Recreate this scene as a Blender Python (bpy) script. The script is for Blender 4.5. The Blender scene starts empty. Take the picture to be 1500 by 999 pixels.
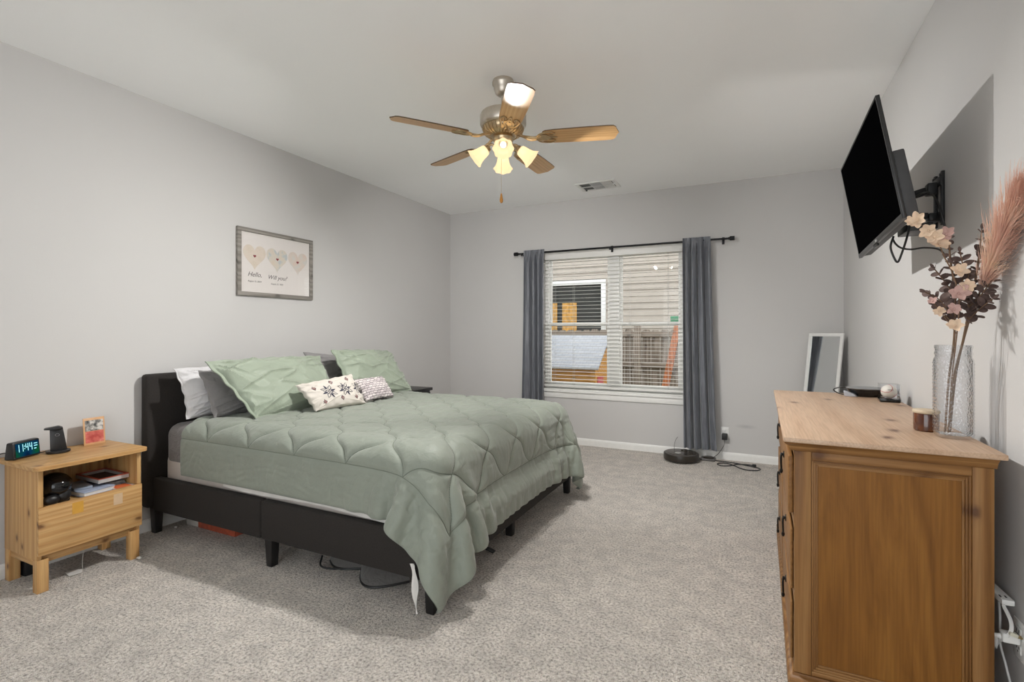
import bpy, bmesh, math, random
import numpy as np
from mathutils import Vector, Matrix

S = bpy.context.scene
C = S.collection
PI = math.pi

# ------------------------------------------------------------------ camera
FPX = 733.0
YAW = math.atan(354.0 / FPX)
CAMZ = 1.26
cd = bpy.data.cameras.new('camera')
cam = bpy.data.objects.new('camera', cd)
C.objects.link(cam)
cam.location = (0, 0, CAMZ)
cam.rotation_euler = (PI / 2, 0, YAW)
cd.sensor_width = 36.0
cd.sensor_fit = 'HORIZONTAL'
cd.lens = FPX / 1500.0 * 36.0
cd.shift_y = -13.5 / 1500.0
cd.clip_start = 0.02
S.camera = cam

# ------------------------------------------------------------------ sky, lights, exposure
S.view_settings.view_transform = 'Standard'
S.view_settings.look = 'None'
S.view_settings.gamma = 1.0
S.view_settings.use_curve_mapping = False
S.view_settings.exposure = 0.50
try:
    S.cycles.max_bounces = 10
    S.cycles.diffuse_bounces = 5
    S.cycles.sample_clamp_indirect = 6.0
except Exception:
    pass
SKY = (0.93, 0.97, 1.0)
SKY_STRENGTH = 2.5
W = bpy.data.worlds.new('sky')
S.world = W
W.use_nodes = True
nt = W.node_tree
bgn = nt.nodes['Background']
tcn = nt.nodes.new('ShaderNodeTexCoord')
sep = nt.nodes.new('ShaderNodeSeparateXYZ')
rmp = nt.nodes.new('ShaderNodeValToRGB')
nt.links.new(tcn.outputs['Generated'], sep.inputs[0])
nt.links.new(sep.outputs['Z'], rmp.inputs[0])
nt.links.new(rmp.outputs['Color'], bgn.inputs['Color'])
rmp.color_ramp.elements[0].position = 0.0
rmp.color_ramp.elements[0].color = (0.80, 0.82, 0.83, 1)
rmp.color_ramp.elements[1].position = 0.6
rmp.color_ramp.elements[1].color = SKY + (1,)
bgn.inputs['Strength'].default_value = SKY_STRENGTH

BULB_POWER = 12.9          # each of the four fan bulbs
BULB_COLOR = (1.0, 0.982, 0.955)

# ------------------------------------------------------------------ node helpers
MATS = {}


class NT:
    def __init__(s, name):
        m = bpy.data.materials.new(name)
        m.use_nodes = True
        s.m = m
        s.t = m.node_tree
        s.b = s.t.nodes['Principled BSDF']
        s.out = s.t.nodes['Material Output']

    def n(s, kind, **kw):
        x = s.t.nodes.new('ShaderNode' + kind)
        for k, v in kw.items():
            if hasattr(x, k) and k not in x.inputs:
                setattr(x, k, v)
            else:
                x.inputs[k].default_value = v
        return x

    def l(s, a, b):
        s.t.links.new(a, b)

    def coord(s, scale=(1, 1, 1), rot=(0, 0, 0), loc=(0, 0, 0)):
        tc = s.n('TexCoord')
        mp = s.n('Mapping')
        mp.inputs['Scale'].default_value = scale
        mp.inputs['Rotation'].default_value = rot
        mp.inputs['Location'].default_value = loc
        s.l(tc.outputs['Object'], mp.inputs['Vector'])
        return mp.outputs['Vector']

    def ramp(s, fac, stops):
        r = s.n('ValToRGB')
        e = r.color_ramp.elements
        while len(e) < len(stops):
            e.new(0.5)
        for q, (p, c) in zip(e, stops):
            q.position = p
            q.color = tuple(c) + (1,) if len(c) == 3 else c
        s.l(fac, r.inputs['Fac'])
        return r.outputs['Color']

    def bump(s, h, strength=.2, dist=.01, chain=None):
        b = s.n('Bump')
        b.inputs['Strength'].default_value = strength
        b.inputs['Distance'].default_value = dist
        s.l(h, b.inputs['Height'])
        if chain is not None:
            s.l(chain, b.inputs['Normal'])
        s.l(b.outputs['Normal'], s.b.inputs['Normal'])
        return b.outputs['Normal']

    def set(s, **kw):
        for k, v in kw.items():
            k = k.replace('_', ' ')
            s.b.inputs[k].default_value = v
        return s


def thin_glass(name, ior=1.5, tint=(1, 1, 1), rough=.0, gain=1., bumpn=None):
    """clear sheet: a Fresnel reflection off the side that faces the ray, clear otherwise"""
    k = NT(name)
    tr = k.n('BsdfTransparent')
    tr.inputs['Color'].default_value = tuple(tint) + (1,)
    gl = k.n('BsdfGlossy', Roughness=rough)
    fr = k.n('Fresnel', IOR=ior)
    ge = k.n('NewGeometry')
    bm_ = k.n('Math', operation='MULTIPLY')
    sub = k.n('Math', operation='SUBTRACT')
    sub.inputs[0].default_value = 1.0
    k.l(ge.outputs['Backfacing'], sub.inputs[1])
    bm_.inputs[1].default_value = gain
    k.l(sub.outputs[0], bm_.inputs[0])
    mu = k.n('Math', operation='MULTIPLY', use_clamp=True)
    k.l(fr.outputs[0], mu.inputs[0])
    k.l(bm_.outputs[0], mu.inputs[1])
    mx = k.n('MixShader')
    k.l(mu.outputs[0], mx.inputs[0])
    k.l(tr.outputs[0], mx.inputs[1])
    k.l(gl.outputs[0], mx.inputs[2])
    k.l(mx.outputs[0], k.out.inputs['Surface'])
    if bumpn:
        vo = k.n('TexVoronoi', Scale=bumpn, feature='SMOOTH_F1')
        k.l(k.coord(), vo.inputs['Vector'])
        bp = k.n('Bump')
        bp.inputs['Strength'].default_value = .7
        bp.inputs['Distance'].default_value = .004
        k.l(vo.outputs['Distance'], bp.inputs['Height'])
        k.l(bp.outputs['Normal'], gl.inputs['Normal'])
        k.l(bp.outputs['Normal'], fr.inputs['Normal'])
    return k.m


def sc(r, g, b):
    """sRGB 0-255 to linear"""
    f = lambda v: (v / 255 / 12.92) if v / 255 <= .04045 else ((v / 255 + .055) / 1.055) ** 2.4
    return (f(r), f(g), f(b))


def plain(name, rgb, rough=.5, metal=0., noise=.06, scale=30., bump=0., bscale=200., **kw):
    if name in MATS:
        return MATS[name]
    k = NT(name)
    v = k.coord()
    tx = k.n('TexNoise', Scale=scale, Detail=3.0)
    k.l(v, tx.inputs['Vector'])
    lo = tuple(c * (1 - noise) for c in rgb)
    hi = tuple(min(1, c * (1 + noise)) for c in rgb)
    k.l(k.ramp(tx.outputs['Fac'], [(.3, lo), (.7, hi)]), k.b.inputs['Base Color'])
    k.set(Roughness=rough, Metallic=metal)
    for a, b in kw.items():
        k.b.inputs[a.replace('_', ' ')].default_value = b
    if bump:
        t2 = k.n('TexNoise', Scale=bscale, Detail=2.0)
        k.l(v, t2.inputs['Vector'])
        k.bump(t2.outputs['Fac'], bump, .004)
    MATS[name] = k.m
    return k.m


def fabric(name, rgb, rough=.85, weave=900., bump=.15, noise=.05, nscale=12., sheen=.2, wr=0.0):
    if name in MATS:
        return MATS[name]
    k = NT(name)
    v = k.coord()
    tx = k.n('TexNoise', Scale=nscale, Detail=4.0)
    k.l(v, tx.inputs['Vector'])
    lo = tuple(c * (1 - noise) for c in rgb)
    hi = tuple(min(1, c * (1 + noise)) for c in rgb)
    k.l(k.ramp(tx.outputs['Fac'], [(.3, lo), (.7, hi)]), k.b.inputs['Base Color'])
    k.set(Roughness=rough)
    k.b.inputs['Sheen Weight'].default_value = sheen
    t2 = k.n('TexNoise', Scale=weave, Detail=1.0)
    k.l(v, t2.inputs['Vector'])
    nn = k.bump(t2.outputs['Fac'], bump, .002)
    if wr:
        t3 = k.n('TexNoise', Scale=26.0, Detail=3.0, Distortion=.8)
        k.l(v, t3.inputs['Vector'])
        k.bump(t3.outputs['Fac'], wr, .02, nn)
    MATS[name] = k.m
    return k.m


def wood(name, c0, c1, c2, axis='X', ring=11., stretch=.06, rough=.45, knots=True, bump=.08, ks=4.2, kcol=None, warp=.9, fine=True, mixn=.5):
    """growth-ring bands running along an axis, with knots"""
    if name in MATS:
        return MATS[name]
    k = NT(name)
    st = {'X': (stretch, 1, 1), 'Y': (1, stretch, 1), 'Z': (1, 1, stretch)}[axis]
    v = k.coord(scale=st)
    n1 = k.n('TexNoise', Scale=3.2, Detail=2.0)
    k.l(v, n1.inputs['Vector'])
    mul = k.n('VectorMath', operation='MULTIPLY_ADD')
    sub = k.n('VectorMath', operation='SUBTRACT')
    sub.inputs[1].default_value = (.5, .5, .5)
    k.l(n1.outputs['Color'], sub.inputs[0])
    k.l(sub.outputs[0], mul.inputs[0])
    mul.inputs[1].default_value = (warp * .25,) * 3
    k.l(v, mul.inputs[2])
    wv = k.n('TexWave', wave_type='RINGS', rings_direction=axis, Scale=ring, Distortion=2.2, Detail=2.0)
    wv.inputs['Detail Scale'].default_value = 1.3
    off = k.n('VectorMath', operation='ADD')
    off.inputs[1].default_value = (.37, .41, .29)
    k.l(mul.outputs[0], off.inputs[0])
    k.l(off.outputs[0], wv.inputs['Vector'])
    ng = k.n('TexNoise', Scale=ring * 4.5, Detail=5.0, Roughness=.6, Distortion=.6)
    k.l(off.outputs[0], ng.inputs['Vector'])
    bl_ = k.n('Mix', data_type='FLOAT')
    bl_.inputs[0].default_value = mixn
    k.l(wv.outputs['Fac'], bl_.inputs[2])
    k.l(ng.outputs['Fac'], bl_.inputs[3])
    col = k.ramp(bl_.outputs[0], [(.18, c0), (.52, c1), (.88, c2)])
    if fine:
        v2 = k.coord(scale=tuple(1. if q == 1 else .03 for q in st))
        n2 = k.n('TexNoise', Scale=160.0, Detail=2.0)
        k.l(v2, n2.inputs['Vector'])
        mx = k.n('Mix', data_type='RGBA', blend_type='MULTIPLY')
        mx.inputs[0].default_value = .35
        k.l(col, mx.inputs[6])
        k.l(k.ramp(n2.outputs['Fac'], [(.35, (.55, .5, .45)), (.6, (1, 1, 1))]), mx.inputs[7])
        col = mx.outputs[2]
    if knots:
        # knots laid out over (along the grain, across it), so that they show on every face of a board
        sp_ = k.n('SeparateXYZ')
        k.l(k.coord(loc=(.13, .21, .4)), sp_.inputs[0])
        ad_ = k.n('Math', operation='ADD')
        oth = [q for q in 'XYZ' if q != axis]
        k.l(sp_.outputs[oth[0]], ad_.inputs[0])
        k.l(sp_.outputs[oth[1]], ad_.inputs[1])
        al_ = k.n('Math', operation='MULTIPLY')
        k.l(sp_.outputs[axis], al_.inputs[0])
        al_.inputs[1].default_value = .62
        vk_ = k.n('CombineXYZ')
        k.l(al_.outputs[0], vk_.inputs[0])
        k.l(ad_.outputs[0], vk_.inputs[1])
        vk = vk_.outputs[0]
        vo = k.n('TexVoronoi', voronoi_dimensions='2D', Scale=ks, Randomness=1.0)
        nk = k.n('TexNoise', Scale=34.0, Detail=2.0)
        k.l(vk, nk.inputs['Vector'])
        mk = k.n('VectorMath', operation='MULTIPLY_ADD')
        k.l(nk.outputs['Color'], mk.inputs[0])
        mk.inputs[1].default_value = (.022, .022, .0)
        k.l(vk, mk.inputs[2])
        k.l(mk.outputs[0], vo.inputs['Vector'])
        f = k.ramp(vo.outputs['Distance'], [(.025, (.9, .9, .9)), (.05, (.5, .5, .5)), (.08, (.15, .15, .15)), (.14, (0, 0, 0))])
        m2 = k.n('Mix', data_type='RGBA')
        k.l(f, m2.inputs[0])
        k.l(col, m2.inputs[6])
        m2.inputs[7].default_value = tuple(kcol or tuple(q * .35 for q in c2)) + (1,)
        col = m2.outputs[2]
    k.l(col, k.b.inputs['Base Color'])
    k.set(Roughness=rough)
    k.bump(wv.outputs['Fac'], bump, .003)
    MATS[name] = k.m
    return k.m


# ------------------------------------------------------------------ mesh helpers
class MB:
    def __init__(s):
        s.b = bmesh.new()

    def _bev(s, geom_faces, bevel, seg=2):
        if bevel > 0:
            es = list({e for f in geom_faces for e in f.edges})
            bmesh.ops.bevel(s.b, geom=es, offset=bevel, segments=seg, profile=.5, affect='EDGES', clamp_overlap=True)

    def box(s, lo, hi, bevel=0., seg=2, rot=None, about=None):
        lo, hi = Vector(lo), Vector(hi)
        c = (lo + hi) / 2
        d = hi - lo
        M = Matrix.Translation(c) @ Matrix.Diagonal((d.x, d.y, d.z, 1))
        r = bmesh.ops.create_cube(s.b, size=1.0, matrix=M)
        vs = r['verts']
        if rot is not None:
            bmesh.ops.rotate(s.b, verts=vs, cent=Vector(about) if about is not None else c, matrix=rot)
        s._bev({f for v in vs for f in v.link_faces}, bevel, seg)
        return s

    def cyl(s, p0, p1, r0, r1=None, n=24, caps=True):
        p0, p1 = Vector(p0), Vector(p1)
        r1 = r0 if r1 is None else r1
        d = p1 - p0
        q = d.to_track_quat('Z', 'Y').to_matrix().to_4x4()
        M = Matrix.Translation((p0 + p1) / 2) @ q
        bmesh.ops.create_cone(s.b, cap_ends=caps, cap_tris=False, segments=n, radius1=r0, radius2=r1, depth=d.length, matrix=M)
        return s

    def lathe(s, prof, c=(0, 0, 0), n=32, M=None, fr=None, cap=False):
        """prof: (r, z) list; fr(theta, k) scales the radius"""
        c = Vector(c)
        rings = []
        for k, (r, z) in enumerate(prof):
            ring = []
            for i in range(n):
                a = 2 * PI * i / n
                rr = r * (fr(a, k) if fr else 1)
                p = Vector((rr * math.cos(a), rr * math.sin(a), z))
                p = (M @ p) if M is not None else p + c
                ring.append(s.b.verts.new(p))
            rings.append(ring)
        for a, b in zip(rings, rings[1:]):
            for i in range(n):
                j = (i + 1) % n
                s.b.faces.new((a[i], a[j], b[j], b[i]))
        if cap:
            s.b.faces.new(rings[0][::-1])
            s.b.faces.new(rings[-1])
        return s

    def tube(s, pts, r, n=8, caps=True, radii=None, smooth=0):
        pts = [Vector(p) for p in pts]
        if smooth:
            pts = catmull(pts, smooth)
            if radii:
                m = len(pts) - 1
                radii = [np.interp(i / m * (len(radii) - 1), range(len(radii)), radii) for i in range(m + 1)]
        rings = []
        up = None
        for i, p in enumerate(pts):
            t = (pts[min(i + 1, len(pts) - 1)] - pts[max(i - 1, 0)])
            if t.length < 1e-9:
                t = Vector((0, 0, 1))
            t.normalize()
            if up is None:
                up = Vector((0, 0, 1)) if abs(t.z) < .9 else Vector((1, 0, 0))
            x = up - t * up.dot(t)
            if x.length < 1e-6:
                x = t.orthogonal()
            x.normalize()
            up = x
            y = t.cross(x)
            rr = radii[i] if radii else r
            rings.append([s.b.verts.new(p + x * rr * math.cos(2 * PI * k / n) + y * rr * math.sin(2 * PI * k / n)) for k in range(n)])
        for a, b in zip(rings, rings[1:]):
            for i in range(n):
                j = (i + 1) % n
                s.b.faces.new((a[i], a[j], b[j], b[i]))
        if caps:
            s.b.faces.new(rings[0][::-1])
            s.b.faces.new(rings[-1])
        return s

    def sphere(s, c, r, u=20, v=12, scale=(1, 1, 1)):
        M = Matrix.Translation(Vector(c)) @ Matrix.Diagonal((r * scale[0], r * scale[1], r * scale[2], 1))
        bmesh.ops.create_uvsphere(s.b, u_segments=u, v_segments=v, radius=1.0, matrix=M)
        return s

    def prism(s, poly, d, bevel=0.):
        """extrude a 3D polygon along the vector d"""
        d = Vector(d)
        a = [s.b.verts.new(Vector(p)) for p in poly]
        b = [s.b.verts.new(Vector(p) + d) for p in poly]
        fs = [s.b.faces.new(a[::-1]), s.b.faces.new(b)]
        for i in range(len(a)):
            j = (i + 1) % len(a)
            fs.append(s.b.faces.new((a[i], a[j], b[j], b[i])))
        if bevel:
            s._bev(fs, bevel)
        return s

    def grid(s, P, closed_u=False):
        """P[i][j] points -> quads"""
        n, m = len(P), len(P[0])
        V = [[s.b.verts.new(P[i][j]) for j in range(m)] for i in range(n)]
        for i in range(n if closed_u else n - 1):
            for j in range(m - 1):
                i2 = (i + 1) % n
                s.b.faces.new((V[i][j], V[i2][j], V[i2][j + 1], V[i][j + 1]))
        return V

    def sheet(s, P, th):
        """closed thin solid from a grid of numpy points, offset th along the normals"""
        P = np.asarray(P, float)
        N = np.cross(np.gradient(P, axis=0), np.gradient(P, axis=1))
        N /= np.maximum(np.linalg.norm(N, axis=-1, keepdims=True), 1e-9)
        A = P + N * th / 2
        B = P - N * th / 2
        VA = s.grid(A.tolist())
        n, m = len(VA), len(VA[0])
        VB = [[s.b.verts.new(B[i][j]) for j in range(m)] for i in range(n)]
        for i in range(n - 1):
            for j in range(m - 1):
                s.b.faces.new((VB[i][j], VB[i][j + 1], VB[i + 1][j + 1], VB[i + 1][j]))
        for i in range(n - 1):
            s.b.faces.new((VA[i][0], VB[i][0], VB[i + 1][0], VA[i + 1][0]))
            s.b.faces.new((VA[i][-1], VA[i + 1][-1], VB[i + 1][-1], VB[i][-1]))
        for j in range(m - 1):
            s.b.faces.new((VA[0][j], VA[0][j + 1], VB[0][j + 1], VB[0][j]))
            s.b.faces.new((VA[-1][j], VB[-1][j], VB[-1][j + 1], VA[-1][j + 1]))
        return s

    def xform(s, M):
        bmesh.ops.transform(s.b, matrix=M, verts=s.b.verts)
        return s


def catmull(pts, k=6):
    P = [pts[0] * 2 - pts[1]] + list(pts) + [pts[-1] * 2 - pts[-2]]
    out = []
    for i in range(1, len(P) - 2):
        for j in range(k):
            t = j / k
            a, b, c, d = P[i - 1], P[i], P[i + 1], P[i + 2]
            out.append(.5 * ((2 * b) + (c - a) * t + (2 * a - 5 * b + 4 * c - d) * t * t + (3 * b - a - 3 * c + d) * t ** 3))
    out.append(P[-2])
    return out


def origin(o):
    p = Vector((0, 0, 0))
    while o is not None:
        p = p + Vector(o.location)
        o = o.parent
    return p


def obj(name, mb, mat, parent=None, smooth=True, label=None, angle=40, loc=None):
    """link one mesh object; shapes are given in room coordinates"""
    me = bpy.data.meshes.new(name)
    bm = mb.b
    bmesh.ops.recalc_face_normals(bm, faces=bm.faces)
    o = bpy.data.objects.new(name, me)
    C.objects.link(o)
    off = origin(parent) if parent is not None else Vector((0, 0, 0))
    if loc is None and parent is None:
        vs = [v.co for v in bm.verts]
        loc = ((min(v.x for v in vs) + max(v.x for v in vs)) / 2, (min(v.y for v in vs) + max(v.y for v in vs)) / 2, min(v.z for v in vs))
    if parent is None:
        o.location = loc
        off = Vector(loc)
    else:
        o.parent = parent
    bmesh.ops.translate(bm, verts=bm.verts, vec=-off)
    if smooth:
        for f in bm.faces:
            f.smooth = True
        for e in bm.edges:
            if len(e.link_faces) == 2 and e.calc_face_angle(0) > math.radians(angle):
                e.smooth = False
    bm.to_mesh(me)
    bm.free()
    for m in (mat if isinstance(mat, (list, tuple)) else [mat]):
        me.materials.append(m)
    if label:
        o['label'] = label
    return o


def thing(name, label, cat, loc, group=None):
    o = bpy.data.objects.new(name, None)
    C.objects.link(o)
    o.location = loc
    o.empty_display_size = .1
    o['label'] = label
    o['category'] = cat
    if group:
        o['group'] = group
    return o


def tag(o, label, cat, group=None):
    o['label'] = label
    o['category'] = cat
    if group:
        o['group'] = group
    return o


def struct(name, mb, mat, parent=None, smooth=False):
    o = obj(name, mb, mat, parent, smooth, loc=(0, 0, 0))
    o['kind'] = 'structure'
    return o


def text_mb(body, M, size, shear=0., extrude=.0003):
    cu = bpy.data.curves.new('lettering', 'FONT')
    cu.body = body
    cu.size = size
    cu.shear = shear
    cu.extrude = extrude
    cu.align_x = 'CENTER'
    o = bpy.data.objects.new('lettering', cu)
    C.objects.link(o)
    dg = bpy.context.evaluated_depsgraph_get()
    me = bpy.data.meshes.new_from_object(o.evaluated_get(dg))
    mb = MB()
    mb.b.from_mesh(me)
    mb.xform(M)
    bpy.data.objects.remove(o)
    bpy.data.curves.remove(cu)
    bpy.data.meshes.remove(me)
    return mb


RX = lambda a: Matrix.Rotation(a, 3, 'X')
RY = lambda a: Matrix.Rotation(a, 3, 'Y')
RZ = lambda a: Matrix.Rotation(a, 3, 'Z')

# ================================================================== THE ROOM
XL, XR, YB, H = -3.455, 0.73, 5.36, 2.74
YN = -1.6
WX0, WX1, WZ0, WZ1 = -2.195, -0.635, 0.60, 2.17      # window opening


def wall_mat(name, rgb):
    k = NT(name)
    v = k.coord()
    n1 = k.n('TexNoise', Scale=1.2, Detail=3.0)
    k.l(v, n1.inputs['Vector'])
    lo = tuple(c * .985 for c in rgb)
    hi = tuple(c * 1.015 for c in rgb)
    k.l(k.ramp(n1.outputs['Fac'], [(.3, lo), (.7, hi)]), k.b.inputs['Base Color'])
    n2 = k.n('TexNoise', Scale=140.0, Detail=3.0)
    k.l(v, n2.inputs['Vector'])
    k.bump(n2.outputs['Fac'], .05, .004)
    k.set(Roughness=.75)
    return k


WALL = (.58, .57, .56)
m_wall = wall_mat('wall_paint', WALL).m
kb = wall_mat('wall_paint_scuffed', WALL)
# a grey scuff on the paint to the right of the socket
vv = kb.coord(scale=(9., 1., 40.), loc=(.62, 0, -13.55))
ds = kb.n('VectorMath', operation='LENGTH')
sp = kb.n('VectorMath', operation='MULTIPLY')
sp.inputs[1].default_value = (1, 0, 1)
kb.l(vv, sp.inputs[0])
kb.l(sp.outputs[0], ds.inputs[0])
fz = kb.ramp(ds.outputs['Value'], [(.0, (.45, .45, .45)), (1., (0, 0, 0))])
mxs = kb.n('Mix', data_type='RGBA')
kb.l(fz, mxs.inputs[0])
src = kb.b.inputs['Base Color'].links[0].from_socket
kb.l(src, mxs.inputs[6])
mxs.inputs[7].default_value = (.26, .26, .27, 1)
kb.l(mxs.outputs[2], kb.b.inputs['Base Color'])
m_wallb = kb.m
m_ceil = wall_mat('ceiling_paint', (.95, .955, .95)).m
m_trim = plain('white_trim_paint', (.84, .835, .81), .4, noise=.02)
m_white = plain('white_gloss_plastic', (.80, .80, .78), .35, noise=.02)


def carpet():
    k = NT('beige_carpet')
    v = k.coord()
    a = k.n('TexNoise', Scale=1.1, Detail=3.0)
    b = k.n('TexNoise', Scale=85.0, Detail=3.0, Roughness=.7)
    c = k.n('TexVoronoi', Scale=210.0)
    d = k.n('TexNoise', Scale=11.0, Detail=3.0)
    for q in (a, b, c, d):
        k.l(v, q.inputs['Vector'])
    base = k.ramp(b.outputs['Fac'], [(.32, (.30, .26, .22)), (.5, (.84, .76, .68)), (.62, (1.0, .94, .87))])
    m = k.n('Mix', data_type='RGBA', blend_type='MULTIPLY')
    m.inputs[0].default_value = .55
    k.l(base, m.inputs[6])
    k.l(k.ramp(d.outputs['Fac'], [(.35, (.72, .72, .72)), (.65, (1.1, 1.1, 1.1))]), m.inputs[7])
    m2 = k.n('Mix', data_type='RGBA', blend_type='MULTIPLY')
    m2.inputs[0].default_value = .5
    k.l(m.outputs[2], m2.inputs[6])
    k.l(k.ramp(a.outputs['Fac'], [(.35, (.85, .85, .85)), (.65, (1.08, 1.08, 1.08))]), m2.inputs[7])
    k.l(m2.outputs[2], k.b.inputs['Base Color'])
    k.set(Roughness=.95)
    k.b.inputs['Sheen Weight'].default_value = .25
    ad = k.n('Math', operation='ADD')
    k.l(b.outputs['Fac'], ad.inputs[0])
    k.l(c.outputs['Distance'], ad.inputs[1])
    k.bump(ad.outputs[0], .9, .012)
    return k.m


m_carpet = carpet()
struct('floor', MB().box((XL - .15, YN, -.12), (XR + .15, YB + .15, 0)), m_carpet)
struct('ceiling', MB().box((XL - .15, YN, H), (XR + .15, YB + .15, H + .12)), m_ceil)
struct('wall_left', MB().box((XL - .15, YN, 0), (XL, YB + .15, H)), m_wall)
struct('wall_near', MB().box((XL - .15, YN - .15, 0), (-2.0, YN, H)).box((.60, YN - .15, 0), (XR + .15, YN, H)).box((-2.0, YN - .15, 2.35), (.60, YN, H)), m_wall)  # unseen wall, its opening sized to let in sky light as fill
struct('wall_right', MB().box((XR, YN, 0), (XR + .15, YB + .15, H)), m_wall)
wb = MB()
wb.box((XL, YB, 0), (WX0, YB + .15, H)).box((WX1, YB, 0), (XR, YB + .15, H))
wb.box((WX0, YB, 0), (WX1, YB + .15, WZ0)).box((WX0, YB, WZ1), (WX1, YB + .15, H))
struct('wall_back', wb, m_wallb)


def baseboard(a, b, n):
    """a profile run along the foot of a wall from a to b, n = into the room"""
    prof = [(0, 0), (.013, 0), (.013, .052), (.010, .066), (.004, .075), (0, .075)]
    a, b, n = Vector(a), Vector(b), Vector(n)
    poly = [a + n * x + Vector((0, 0, z)) for x, z in prof]
    return MB().prism(poly, b - a)


struct('baseboard_left', baseboard((XL, YN, 0), (XL, YB, 0), (1, 0, 0)), m_trim)
struct('baseboard_right', baseboard((XR, YN, 0), (XR, YB, 0), (-1, 0, 0)), m_trim)
struct('baseboard_back', baseboard((XL + .014, YB, 0), (XR - .014, YB, 0), (0, -1, 0)), m_trim)

# ---- the window: frame, two sashes side by side, panes, sill
win = bpy.data.objects.new('window_1', None)
C.objects.link(win)
win.location = ((WX0 + WX1) / 2, YB + .1, WZ0)
win['kind'] = 'structure'
MX = -1.378
fy0, fy1 = YB + .075, YB + .14
f = MB()
f.box((WX0, fy0, WZ0), (WX0 + .045, fy1, WZ1), .003).box((WX1 - .045, fy0, WZ0), (WX1, fy1, WZ1), .003)
f.box((WX0 + .045, fy0, WZ0), (WX1 - .045, fy1, WZ0 + .05), .003).box((WX0 + .045, fy0, WZ1 - .05), (WX1 - .045, fy1, WZ1), .003)
f.box((MX - .055, fy0, WZ0 + .05), (MX + .055, fy1, WZ1 - .05), .003)
obj('window_frame', f, m_trim, win)
m_glass = thin_glass('window_glass')
ZM = 1.345
for x0, x1 in ((WX0 + .045, MX - .055), (MX + .055, WX1 - .045)):
    for z0, z1, yo in ((WZ0 + .05, ZM + .02, .0), (ZM - .02, WZ1 - .05, .028)):
        y0 = fy0 + .004 + yo
        sm = MB()
        w = .028
        sm.box((x0, y0, z0), (x0 + w, y0 + .026, z1), .002).box((x1 - w, y0, z0), (x1, y0 + .026, z1), .002)
        sm.box((x0 + w, y0, z0), (x1 - w, y0 + .026, z0 + .036), .002).box((x0 + w, y0, z1 - .036), (x1 - w, y0 + .026, z1), .002)
        so = obj('sash', sm, m_trim, win)
        obj('pane', MB().box((x0 + w, y0 + .011, z0 + .036), (x1 - w, y0 + .015, z1 - .036)), m_glass, so, smooth=False)
s_ = MB().box((WX0 - .03, YB - .035, WZ0 - .022), (WX1 + .03, YB - .0005, WZ0 + .001), .004)
s_.box((WX0 + .001, YB - .001, WZ0 + .0005), (WX1 - .001, fy0, WZ0 + .012), .002)
obj('window_sill', s_, m_trim, win)
obj('window_apron', MB().box((WX0 - .015, YB - .016, WZ0 - .085), (WX1 + .015, YB - .0005, WZ0 - .022), .003), m_trim, win)

# ================================================================== OUTSIDE
GZ = -0.15


def siding_mat():
    k = NT('beige_lap_siding')
    v = k.coord()
    n = k.n('TexNoise', Scale=6.0, Detail=3.0)
    k.l(v, n.inputs['Vector'])
    k.l(k.ramp(n.outputs['Fac'], [(.3, (.38, .335, .285)), (.7, (.42, .372, .318))]), k.b.inputs['Base Color'])
    k.set(Roughness=.7)
    return k.m


lawn = NT('lawn_grass')
v = lawn.coord()
n1 = lawn.n('TexNoise', Scale=18.0, Detail=5.0)
lawn.l(v, n1.inputs['Vector'])
lawn.l(lawn.ramp(n1.outputs['Fac'], [(.3, (.10, .12, .05)), (.7, (.26, .24, .13))]), lawn.b.inputs['Base Color'])
lawn.set(Roughness=.95)
struct('ground', MB().box((-16, YB + .16, GZ - .1), (14, 26, GZ)), lawn.m)

# ---- unseen outer walls and roof, added to shade the narrow side yard
sh_m = plain('shade_wall_siding', (.42, .38, .33), .7)
struct('wall_shading_yard', MB().box((-11, YB + .02, GZ), (XL - .151, YB + .15, 3.0)).box((XR + .151, YB + .02, GZ), (9, YB + .15, 3.0)).box((XL - .15, YB + .02, H + .121), (XR + .15, YB + .15, 3.0)), sh_m)
rf = MB()
rf.prism([(-11.4, YB + .75, 2.85), (-11.4, 1.6, 4.75), (-11.4, YN + .2, 3.35), (-11.4, YN + .2, 3.47), (-11.4, 1.6, 4.9), (-11.4, YB + .75, 2.98)], (20.8, 0, 0))
rf.box((-11.4, YB + .16, 2.80), (9.4, YB + .72, 2.84))
struct('roof', rf, plain('shade_roof_grey', (.16, .15, .15), .9))  # roof out of view, added to cut the sky light outside

hy = 10.6
house = thing('neighbor_house', 'beige lap-sided house behind the fence, seen through the blind', 'house', (-3, hy + .5, GZ))
hm = MB()
hx0, hx1 = -9.0, 4.0
nx0, nx1, nz0, nz1 = -4.62, -2.965, 1.20, 2.29
pitch = .135
z = GZ
zz = []
while z < 4.6:
    zz.append(z)
    z += pitch


def clap(m, x0, x1, za, zb):
    m.prism([(x0, hy + .03, za), (x0, hy - .02, za), (x0, hy - .004, zb), (x0, hy + .03, zb)], (x1 - x0, 0, 0))


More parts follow.
